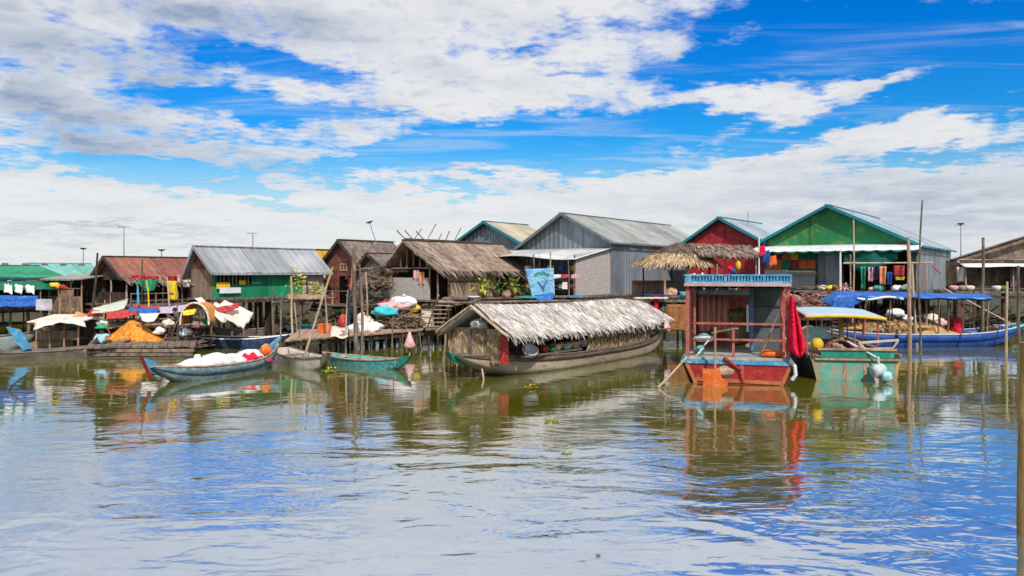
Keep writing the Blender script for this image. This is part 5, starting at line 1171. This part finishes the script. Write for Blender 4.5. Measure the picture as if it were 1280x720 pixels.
# wares on the porch shelves of the grey house
h = Gh; k = 0
names = {'REDP': 'red', 'PLW': 'white', 'YELP': 'yellow', 'PNK': 'pink', 'GRT': 'green', 'BLT': 'blue', 'CRM': 'cream', 'ORNP': 'orange'}
rowz = {0: 'top', 1: 'middle', 2: 'bottom'}
for r_i, z in enumerate((1.375, .875, .375)):
    cols = [['PLW', 'REDP', 'CRM', 'BLT', 'YELP'], ['PLW', 'REDP', 'PNK', 'GRT', 'CRM'], ['YELP', 'PNK', 'REDP', 'PLW', 'ORNP']][r_i]
    for i, cn_ in enumerate(cols):
        x = h.W*(.50+.44*i/4); p = h.w(V(x, -3.45, h.zb+z+.0))
        o = solo('packet', MB().box(p+V(0, 0, .14), (.34, .3, .26), -h.th, bev=.04), globals()[cn_], '%s packet on the %s shelf of the tin house porch' % (names[cn_], rowz[r_i]), 'packet', 'packets on the porch shelves')
solo('paper_sign', MB().box(at(706, 357, 41), (.26, .02, .36)), CRM, 'small cream notice hanging on the porch rail', 'notice')
for px, m_, lab in ((696, PLW, 'left white string of packets over the porch rail'), (706, REDT, 'red string of packets over the porch rail, between two pale ones'), (722, M('maroon_cloth'), 0) if 0 else (719, PNK, 'right pink string of packets by the woven wall')):
    sheet('packet_string', lab, ((px-5, 343, 41.2), (px+5, 343, 41.2), (px+5, 347, 41.2), (px-5, 348, 41.2)), m_, .03, .06, cat='packets', n=6)
# ladder to the thatched house
t = empty('ladder', on(547, 411, .75), 'wooden ladder leaning up to the dark doorway of the thatched house', 'ladder'); T_ = V(at(560, 374, 37.5).x, 37.5, 2.2)-t.location
for x in (-.32, .32): MB().pole((x-.2, 0, 0), (T_.x+x-.1, T_.y, T_.z+.2), .045, .01).build('rail', WP, t)
for i in range(7):
    k = (i+.6)/7; MB().pole((T_.x*k-.52+.1*k, T_.y*k, T_.z*k), (T_.x*k+.32, T_.y*k, T_.z*k), .03).build('rung', WL, t)
hang(Dh, 524, 531, 340, 356, ORC, 'orange_shirt', 'orange shirt hanging in the open front of the thatched house', .12, 'shirt', side='F')
hang(Dh, 517, 524, 338, 349, PNK, 'pink_shirt', 'pale pink shirt hanging left of the orange one', .12, 'shirt', side='F')
solo('sill_plank', MB().pole(at(498, 386, 38.4), at(545, 388, 38), .05), WG, 'grey pole lying along the edge below the woven mat wall', 'pole')

# laundry and people of the shop porch (right)
for px0, px1, y0, y1, m_, lab in ((1085, 1092, 334, 352, PNK, 'pale pink shirt, leftmost on the clothes line of the green gabled shop'), (1092, 1098, 332, 350, NVC, 'navy shirt second from the left on the shop clothes line'), (1099, 1108, 333, 356, ORC, 'peach coloured dress on the shop clothes line'), (1109, 1115, 340, 356, BLT, 'blue shorts on the shop clothes line'), (1117, 1131, 332, 345, REDT, 'patterned red cloth at the right of the shop clothes line'), (1076, 1082, 333, 362, GRT, 'long green cloth beside the white porch post'), (1119, 1131, 346, 350, YLT, 'folded yellow cloth under the patterned red one')):
    hang(Eh, px0, px1, y0, y1, m_, 'hanging_clothes', lab, 1.45, 'clothes', side='F')
for px, py, s_, m_, lab in ((1028, 358, .28, CRM, 'cream box on the shop floor left of the porch'), (1038, 359, .26, YLT, 'yellow basket beside the cream box on the shop floor'), (1046, 357, .3, RST, 'brown basket right of the yellow one on the shop floor'), (1121, 358, .3, PLW, 'white sack lying at the right of the porch floor'), (1133, 358, .34, TINB, 'grey blue bundle at the porch corner'), (1099, 359, .3, TEAL, 'teal tub on the porch floor under the clothes line'), (1090, 357, .2, PNK, 'pink bowl on the porch floor under the clothes line')):
    p = h.w(Eh.F(px, py, 1.2)) if 0 else Eh.w(Eh.F(px, py, 1.25)); p.z = Eh.zb
    solo('porch_goods', MB().lump(p+V(0, 0, s_*.55), (s_, s_*.8, s_*.6), 0, .12), m_, lab, 'goods')
pot_plant(1056, 368, 39.3, .8, 'small pink flowered plant at the end of the shop deck', PNK)
for px, m_, lab in ((1192, PNK, 'pink basket on the deck rail, leftmost at the right edge house'), (1203, WP, 'brown basket on the deck rail at the right edge house'), (1212, CRM, 'cream basket on the deck rail near the tall post'), (1246, PLW, 'white bucket on the deck of the right edge house'), (1254, LEAF, 'green bunch beside the white bucket')):
    p = Zh.w(Zh.F(px, 360, 1.6)); p.z = Zh.zb; solo('deck_basket', MB().lathe([(.15, 0), (.26, .2), (.22, .27), (.1, .3)], p), m_, lab, 'basket')
hang(Zh, 1196, 1206, 334, 352, WHT, 'white_clothes', 'white clothes hanging under the canvas awning at the right edge house', 1.3, 'clothes', side='F')
hang(Zh, 1262, 1272, 336, 360, M('purple_cloth', (.22, .12, .24), None, 3), 'purple_cloth', 'dull purple cloth hanging near the right edge', 1.3, 'cloth', side='F')

# ---------------------------------------------------------------- poles
def P_(x0, y0, x1, y1, d, r, mat, label, d2=None, bend=.03, name='pole', cat='pole', group='poles standing in the water and along the docks'):
    p = on(x0, y0, 0) if d is None else at(x0, y0, d); dd = p.y if d2 is None else d2
    a, b_ = p, at(x1, y1, dd)
    if d is None: a = a+(a-b_).normalized()*.6
    solo(name, MB().pole(a, b_, r, bend), mat, label, cat, group)
for a in ((366, 440, 364, 345, None, .05, WL, 'pale forked pole in front of the right end of the green house'), (371, 436, 368, 378, None, .04, WP, 'thin pinkish pole beside the pale forked one'),
    (378, 455, 416, 334, None, .05, WL, 'longest slanting bamboo pole, rising from the small grey rowing boat'), (360, 428, 391, 377, None, .045, WG, 'short slanting grey pole left of the long bamboo'),
    (413, 440, 406, 362, None, .05, WP, 'pinkish upright pole right of the long slanting bamboo'), (432, 442, 435, 362, None, .045, WL, 'light lower half pole beside the dark post at the dock'),
    (436, 432, 437, 361, None, .07, NAVY, 'dark green black post at the middle of the dock'), (438, 362, 441, 322, 37, .05, PINKR, 'pinkish red pole rising above the dark post'),
    (445, 446, 443, 309, None, .10, WG, 'thickest grey trunk post standing in front of the rust red house'), (452, 440, 449, 330, None, .07, WG, 'second grey trunk post right of the thickest one'),
    (459, 430, 457, 340, None, .055, WP, 'third post right of the thickest trunk'), (401, 378, 397, 350, 39, .04, WG, 'short grey stake by the rust red house rail'),
    (384, 372, 383, 345, 38, .06, WD, 'dark stump between the yellow flowers'), (351, 442, 352, 366, None, .04, WG, 'thin grey pole under the green house'),
    (103, 416, 113, 378, None, .05, WP, 'slanting pinkish pole left of the red tarpaulin'), (113, 400, 122, 316, 37, .06, WD, 'dark tall pole leaning against the left corner of the rust roofed hut'),
    (130, 432, 131, 375, None, .04, WP, 'pinkish pole in front of the pale green tarpaulin'), (152, 420, 151, 352, None, .045, WP, 'upright pole at the left porch of the rust roofed hut'),
    (186, 384, 183, 350, 36, .04, YELP, 'yellowish pole in front of the green cloth'), (178, 395, 178, 324, 37, .035, WD, 'thin dark pole up to the rust red roof'),
    (212, 384, 209, 346, 36, .04, WL, 'pale pole behind the long yellow cloth'), (322, 425, 322, 372, None, .05, WG, 'grey pole under the white board of the green house'),
    (342, 425, 340, 360, None, .045, WG, 'grey pole in front of the green wall'), (66, 425, 68, 352, None, .04, WG, 'thin grey pole at the left lean-to'), (96, 430, 97, 360, None, .04, WG, 'thin grey pole at the right side of the left lean-to'),
    (30, 425, 31, 348, None, .045, WG, 'grey pole under the green awning'), (668, 412, 667, 318, 40.9, .05, WG, 'grey pole at the left corner of the tin porch canopy'), (688, 412, 688, 315, 41, .05, WL, 'pale pole in front of the tin porch canopy beside the banner'), (711, 375, 710, 324, 41.2, .04, WG, 'thin grey pole in front of the porch shelves'),
    (1064, 425, 1067, 275, None, .05, WL, 'tall thin pale pole in front of the green gable'), (1060, 428, 1063, 318, None, .04, WP, 'brown pole just left of the tall thin pale one'),
    (1136, 436, 1135, 297, None, .10, WP, 'thick post with a flat top at the right of the green gabled shop'), (1146, 434, 1140, 330, None, .07, WL, 'ochre slanting pole beside the thick flat topped post'), (1152, 436, 1153, 250, None, .05, WG, 'tallest thin mast right of the green gabled shop'),
    (1158, 432, 1157, 330, None, .055, WP, 'short pinkish pole right of the tallest mast'), (1228, 432, 1229, 297, None, .085, WG, 'thick upright post in front of the right edge house'), (1184, 433, 1185, 372, None, .06, WG, 'grey post at the right end of the blue canopy'),
    (1216, 425, 1217, 362, None, .05, WD, 'dark stake under the right edge deck'), (1258, 440, 1259, 352, None, .06, WL, 'pale post near the right edge behind the blue bow'), (1275, 436, 1273, 332, None, .08, WG, 'weathered post at the extreme right edge'),
    (555, 452, 557, 418, None, .05, WP, 'pink topped stake left of the thatched market boat'), (572, 470, 571, 425, None, .04, WP, 'thin stake at the bow of the thatched market boat'), (830, 432, 829, 380, None, .05, WG, 'grey stake left of the rust orange sheet')):
    P_(*a)
P_(1180, 361, 1266, 406, 40, .05, WL, 'long slanting bamboo running down from the deck to the swept blue bow', 37.6)
P_(1054, 329, 1166, 328, 38.6, .045, WL, 'long horizontal bamboo lashed across the poles of the green gabled shop', 38.4)
P_(1165, 332, 1176, 342, 38.4, .04, REDT, 'short red and white slanting stick at the end of the lashed bamboo', 38.0)
P_(340, 378, 418, 372, 37.6, .05, WG, 'horizontal grey pole between the green house and the rust red house', 40)
P_(228, 399, 120, 401, 35.2, .04, WG, 'horizontal rail pole along the left landing stage', 35.2)
P_(548, 378, 600, 379, 34, .05, WG, 'grey pole laid across in front of the ladder', 34.5)
P_(558, 384, 600, 374, 34, .05, WG, 'slanting grey pole above the thatched boat gable', 35.5)
P_(160, 303, 110, 372, 36, .035, WP, 'thin diagonal brace in front of the rust roofed hut gable', 36.5) if 0 else None
for (n_, xa, xb, ya, yb, za, zb, lab, grp) in ((13, 52, 262, 424, 440, .9, 2.3, 'thin weathered stake, one of many along the left landing stage', 'thin stakes along the left landing stage'),
        (9, 372, 560, 424, 446, .8, 1.9, 'thin weathered stake, one of many along the low plank dock', 'thin stakes along the plank dock'),
        (12, 1160, 1278, 424, 432, 1.6, 2.5, 'dark thin stake, one of many under the decks at the right', 'thin dark stakes under the right decks'),
        (7, 955, 1060, 422, 428, 1.2, 2.2, 'dark thin stake, one of several behind the red and green boats', 'thin dark stakes behind the boats')):
    rr = random.Random(int(xa))
    for i in range(n_):
        b0 = on(xa+(xb-xa)*(i+rr.random()*.8)/n_, rr.uniform(ya, yb), 0); hh = rr.uniform(za, zb)
        solo('stake', MB().pole(b0+V(0, 0, -.6), b0+V(rr.gauss(0, .12), rr.gauss(0, .1), hh), rr.uniform(.022, .042), .05), WG if xa < 600 else WD, lab, 'stake', grp)
# pink cone on a stake
t = empty('stake', on(512, 444, 0), 'stake topped with a pink bag at the right end of the dock', 'stake')
MB().pole((0, 0, -.5), (0, 0, .5), .05).build('stick', WP, t); MB().lathe([(.22, .3), (.25, .42), (.12, .75), (.04, .98)], n=9).build('pink_bag', PNK, t)
# the mooring post close by at the right edge
solo('mooring_post', MB().pole(at(1279, 690, 10.6), at(1282, 428, 10.6), .075, .012, 14, .065), M('ochre_brown_timber', (.36, .25, .08), (.22, .15, .05), 3, (1, 1, .3), wear=(.2, .13, .07), wamt=.4), 'nearby ochre brown mooring post at the very right edge', 'post')
P_(20, 487, 36, 466, None, .03, WD, 'small dark stick poking out of the water at lower left', None, .3, 'stick', 'stick', None)

# ---------------------------------------------------------------- antennas
def antenna(px, yb, yt, d, label, dish=False, arms=3):
    b0, t0 = at(px, yb, d), at(px, yt, d); t = empty('antenna', b0, label, 'antenna'); h_ = t0.z-b0.z
    MB().pole((0, 0, 0), (0, 0, h_), .028, .0, 6).build('mast', STEEL, t)
    mb = MB(); mb.tube([(-.3, 0, h_-.03), (.3, 0, h_-.03)], .014, 5)
    for i in range(arms*2-1): x = -.28+.56*i/max(1, arms*2-2); mb.tube([(x, -.16+.03*i, h_), (x, .16-.03*i, h_)], .01, 5)
    if arms: mb.build('aerial', STEEL, t)
    if dish: MB().lathe([(.02, 0), (.12, .03), (.19, .09), (.2, .1), (.18, .1)], (0, 0, h_)).build('dish', M('grey_dish', (.25, .25, .26), None, 3), t)
    return t
antenna(155, 323, 283, 40, 'tallest thin aerial, above the rust red roof')
antenna(316, 311, 291, 42, 'thin aerial above the pale tin roof of the green house')
antenna(104, 331, 312, 46, 'small aerial with a dish left of the rust red roof', True, 0)
antenna(202, 323, 314, 42, 'smallest dish on a stub above the rust red roof', True, 0)
a = antenna(470, 303, 278, 43, 'tilted mast with a small dish on the rust red house roof', True, 0); a.rotation_euler = (0, R(-18), 0)
antenna(935, 283, 264, 48, 'thin aerial on the dark red house roof', arms=0)
antenna(1201, 320, 281, 46, 'aerial with a dish between the green gabled shop and the right edge house', True)
antenna(1066, 270, 262, 46, 'short spike above the green gable roof', arms=0)

# flowers by the green house end
t = empty('flower_box', at(372, 373, 37.6), 'wooden box of tall yellow flowers at the right end of the green house', 'plant')
MB().box((.45, 0, .1), (1.7, .5, .22)).build('box', WP, t)
rr = random.Random(4); FL = M('yellow_flowers', (.72, .55, .03), (.35, .38, .03), 6, island=.4)
for cx_, hh in ((-.15, 1.3), (.1, .9), (.75, .6), (.98, .5)):
    mb = MB()
    for i in range(80):
        z = rr.random()*hh; p = V(cx_+rr.gauss(0, .18)*(1.2-z/1.5), rr.gauss(0, .14), .2+z); a = rr.random()*6.28
        mb.strip(p, V(math.cos(a), math.sin(a), rr.uniform(-.2, .8)).normalized(), V(-math.sin(a), math.cos(a), .3).normalized(), .17, .09, .3)
    mb.build('foliage', FL, t)

# floating water plants
def weed(px, py, s_, label):
    c = on(px, py, 0); mb = MB(); rr = random.Random(px); t = empty('water_hyacinth', c+V(0, 0, .01), label, 'water plant', 'clumps of floating water plant')
    for i in range(26):
        a = rr.random()*6.28; r = rr.random()**.6*.22*s_; d = V(math.cos(a), math.sin(a), rr.uniform(.15, 1.0)).normalized(); mb.strip(V(r*math.cos(a), r*.7*math.sin(a), 0), d, d.cross(V(0, 0, 1)).normalized(), .16*s_, .10*s_, .3)
    mb.build('leaves', M('floating_leaf', (.14, .26, .02), (.30, .34, .04), 6, island=.5), t)
    mb = MB()
    for i in range(4): mb.lump((rr.gauss(0, .1)*s_, rr.gauss(0, .1)*s_, .12*s_), (.03*s_, .03*s_, .03*s_), sub=1)
    mb.build('blossoms', YELP, t)
weed(690, 527, .65, 'largest yellow green floating plant, in the open water below the thatched boat')
weed(665, 485, .75, 'floating plant closest to the thatched market boat hull')
weed(708, 567, .36, 'small dark floating sprig farthest out in the open water')
weed(413, 465, 1.2, 'yellow tipped floating plant between the two small rowing boats')
weed(747, 694, .13, 'tiny floating leaf near the bottom of the view')

# ---------------------------------------------------------------- people
def skin_mesh(name, verts, edges, mat, parent, root=0, sub=2):
    me = bpy.data.meshes.new(name); me.from_pydata([v[0] for v in verts], edges, []); o = bpy.data.objects.new(name, me); C.objects.link(o)
    md = o.modifiers.new('skin', 'SKIN'); md.use_smooth_shade = True
    if not me.skin_vertices: raise RuntimeError('no skin layer')
    for i, v in enumerate(verts):
        s_ = me.skin_vertices[0].data[i]; r = v[1]; s_.radius = (r, r) if not isinstance(r, tuple) else r; s_.use_root = (i == root)
    o.modifiers.new('sub', 'SUBSURF').levels = sub; o.modifiers['sub'].render_levels = sub
    dg = bpy.context.evaluated_depsgraph_get(); ev = o.evaluated_get(dg); m2 = bpy.data.meshes.new_from_object(ev); m2.name = name
    o.modifiers.clear(); o.data = m2; m2.materials.clear(); m2.materials.append(mat); o.parent = parent
    for p in m2.polygons: p.use_smooth = True
    return o
def person(label, loc, rz, J, shirt, trousers, hair=HAIR, hat=None, scale=1.0):
    """J: joints in metres, figure facing -y"""
    t = empty('person', loc, label, 'person', None, rz); t.scale = (scale,)*3
    v, e = [], []
    def add(p, r, par=None):
        v.append((V(p), r)); i = len(v)-1
        if par is not None: e.append((par, i))
        return i
    pel = add(J['pelvis'], .125); sp = add(J['spine'], .115, pel); ch = add(J['chest'], .13, sp); nk = add(J['neck'], .055, ch)
    hd = add(J['head'], .085, nk); tp = add(V(J['head'])+V(J.get('up', (0, 0, 1)))*.12, .085, hd)
    sleeves, legs = [], []
    for sd in ('L', 'R'):
        s0 = add(J['sh'+sd], .058, ch); el_ = add(J['el'+sd], .042, s0); wr = add(J['wr'+sd], .028, el_)
        d = (V(J['wr'+sd])-V(J['el'+sd])).normalized(); sx = d.orthogonal().normalized(); palm = add(V(J['wr'+sd])+d*.07, .03, wr)
        for k, L_ in enumerate((.075, .085, .08, .06)): 
            b0 = add(V(J['wr'+sd])+d*.11+sx*(.022*(k-1.5)), .009, palm); add(V(J['wr'+sd])+d*(.11+L_)+sx*(.026*(k-1.5))+d.cross(sx)*.02, .008, b0)
        add(V(J['wr'+sd])+d*.09+sx*.055, .010, palm)
        h0 = add(J['hip'+sd], .085, pel); kn = add(J['kn'+sd], .058, h0); an = add(J['an'+sd], .038, kn); add(V(J['an'+sd])+V(J.get('toe', (0, -.16, -.05))), .032, an)
        sleeves.append((s0, el_)); legs.append((h0, kn, an))
    skin_mesh('body', v, e, SKIN, t)
    vv = [(v[i][0], v[i][1]+.02) for i in (pel, sp, ch)]; ee = [(0, 1), (1, 2)]; vv.append((v[ch][0].lerp(v[nk][0], .7), .075)); ee.append((2, 3))
    for s0, el_ in sleeves:
        n0 = len(vv); vv.append((v[s0][0], .072)); vv.append((v[s0][0].lerp(v[el_][0], .95), .055)); ee += [(2, n0), (n0, n0+1)]
    skin_mesh('shirt', vv, ee, shirt, t)
    vv = [(v[pel][0], .14)]; ee = []
    for h0, kn, an in legs:
        n0 = len(vv); vv += [(v[h0][0], .105), (v[kn][0], .078), (v[kn][0].lerp(v[an][0], .85), .058)]; ee += [(0, n0), (n0, n0+1), (n0+1, n0+2)]
    skin_mesh('trousers', vv, ee, trousers, t)
    hp_ = V(J['head'])+V(J.get('up', (0, 0, 1)))*.075
    MB().lump(hp_+V(0, .02, .035), (.1, .115, .115), 0, .04, 5).build('hair', hair, t)
    MB().lump(hp_+V(0, -.108, -.02), (.016, .022, .028), 0, 0, 1, 2).build('nose', SKIN, t)
    for x in (-.034, .034): MB().lump(hp_+V(x, -.094, .008), (.014, .01, .008), 0, 0, 1, 2).build('eye', M('dark_eye', (.02, .015, .01), None, 4), t)
    MB().lump(hp_+V(0, -.096, -.062), (.028, .01, .008), 0, 0, 1, 2).build('mouth', M('lips', (.28, .09, .07), None, 4), t)
    for x in (-.092, .092): MB().lump(hp_+V(x, .0, -.01), (.014, .024, .032), 0, 0, 1, 2).build('ear', SKIN, t)
    if hat: MB().lathe([(.30, -.02), (.31, 0), (.17, .09), (.10, .13), (.03, .22)], hp_+V(0, 0, .08), 18).build('hat', hat, t)
    return t
sit = dict(pelvis=(0, 0, .13), spine=(0, -.02, .3), chest=(0, -.04, .48), neck=(0, -.05, .62), head=(0, -.07, .70), shL=(-.18, -.04, .55), shR=(.18, -.04, .55), elL=(-.30, -.12, .34), elR=(.36, -.08, .50), wrL=(-.24, -.34, .32), wrR=(.30, -.20, .74),
           hipL=(-.09, -.03, .12), hipR=(.09, -.03, .12), knL=(-.16, -.42, .30), knR=(.2, -.40, .28), anL=(-.12, -.45, -.06), anR=(.16, -.5, -.06))
p = b1.W((b1.L*.40, .05, .28)); person('seated person in a pale blue shirt and green brimmed hat at the dark boat end', p, R(10), sit, LBC, NVC, hat=GRT)
walk = dict(pelvis=(0, 0, .93), spine=(0, -.03, 1.08), chest=(0, -.10, 1.28), neck=(0, -.15, 1.42), head=(0, -.19, 1.50), shL=(-.18, -.10, 1.36), shR=(.18, -.12, 1.36), elL=(-.24, -.30, 1.18), elR=(.24, .06, 1.10), wrL=(-.14, -.48, 1.30), wrR=(.26, -.08, .88),
            hipL=(-.09, 0, .9), hipR=(.09, 0, .9), knL=(-.10, -.30, .54), knR=(.09, .10, .50), anL=(-.10, -.32, .09), anR=(.09, .42, .13))
p = on(223, 427, .42); person('walking person in dark clothes bending forward on the grey raft', p, R(-78), walk, DKC, DKC, scale=.88)
# weeds on the bank: low scrub that nobody could count
mb = MB(); rr = random.Random(2)
for i in range(5200):
    x = rr.uniform(-45, 75); y = rr.uniform(50, 62); z = .75+.5*rr.random(); a = rr.random()*6.28
    mb.strip(V(x, y, z-.3), V(math.cos(a)*.5, math.sin(a)*.5, 1).normalized(), V(-math.sin(a), math.cos(a), 0), rr.uniform(.4, 1.0), .16, .4)
o = mb.build('undergrowth', LEAF); tag(o, 'dark green scrub growing on the muddy bank behind the houses', 'undergrowth', None, 'stuff')
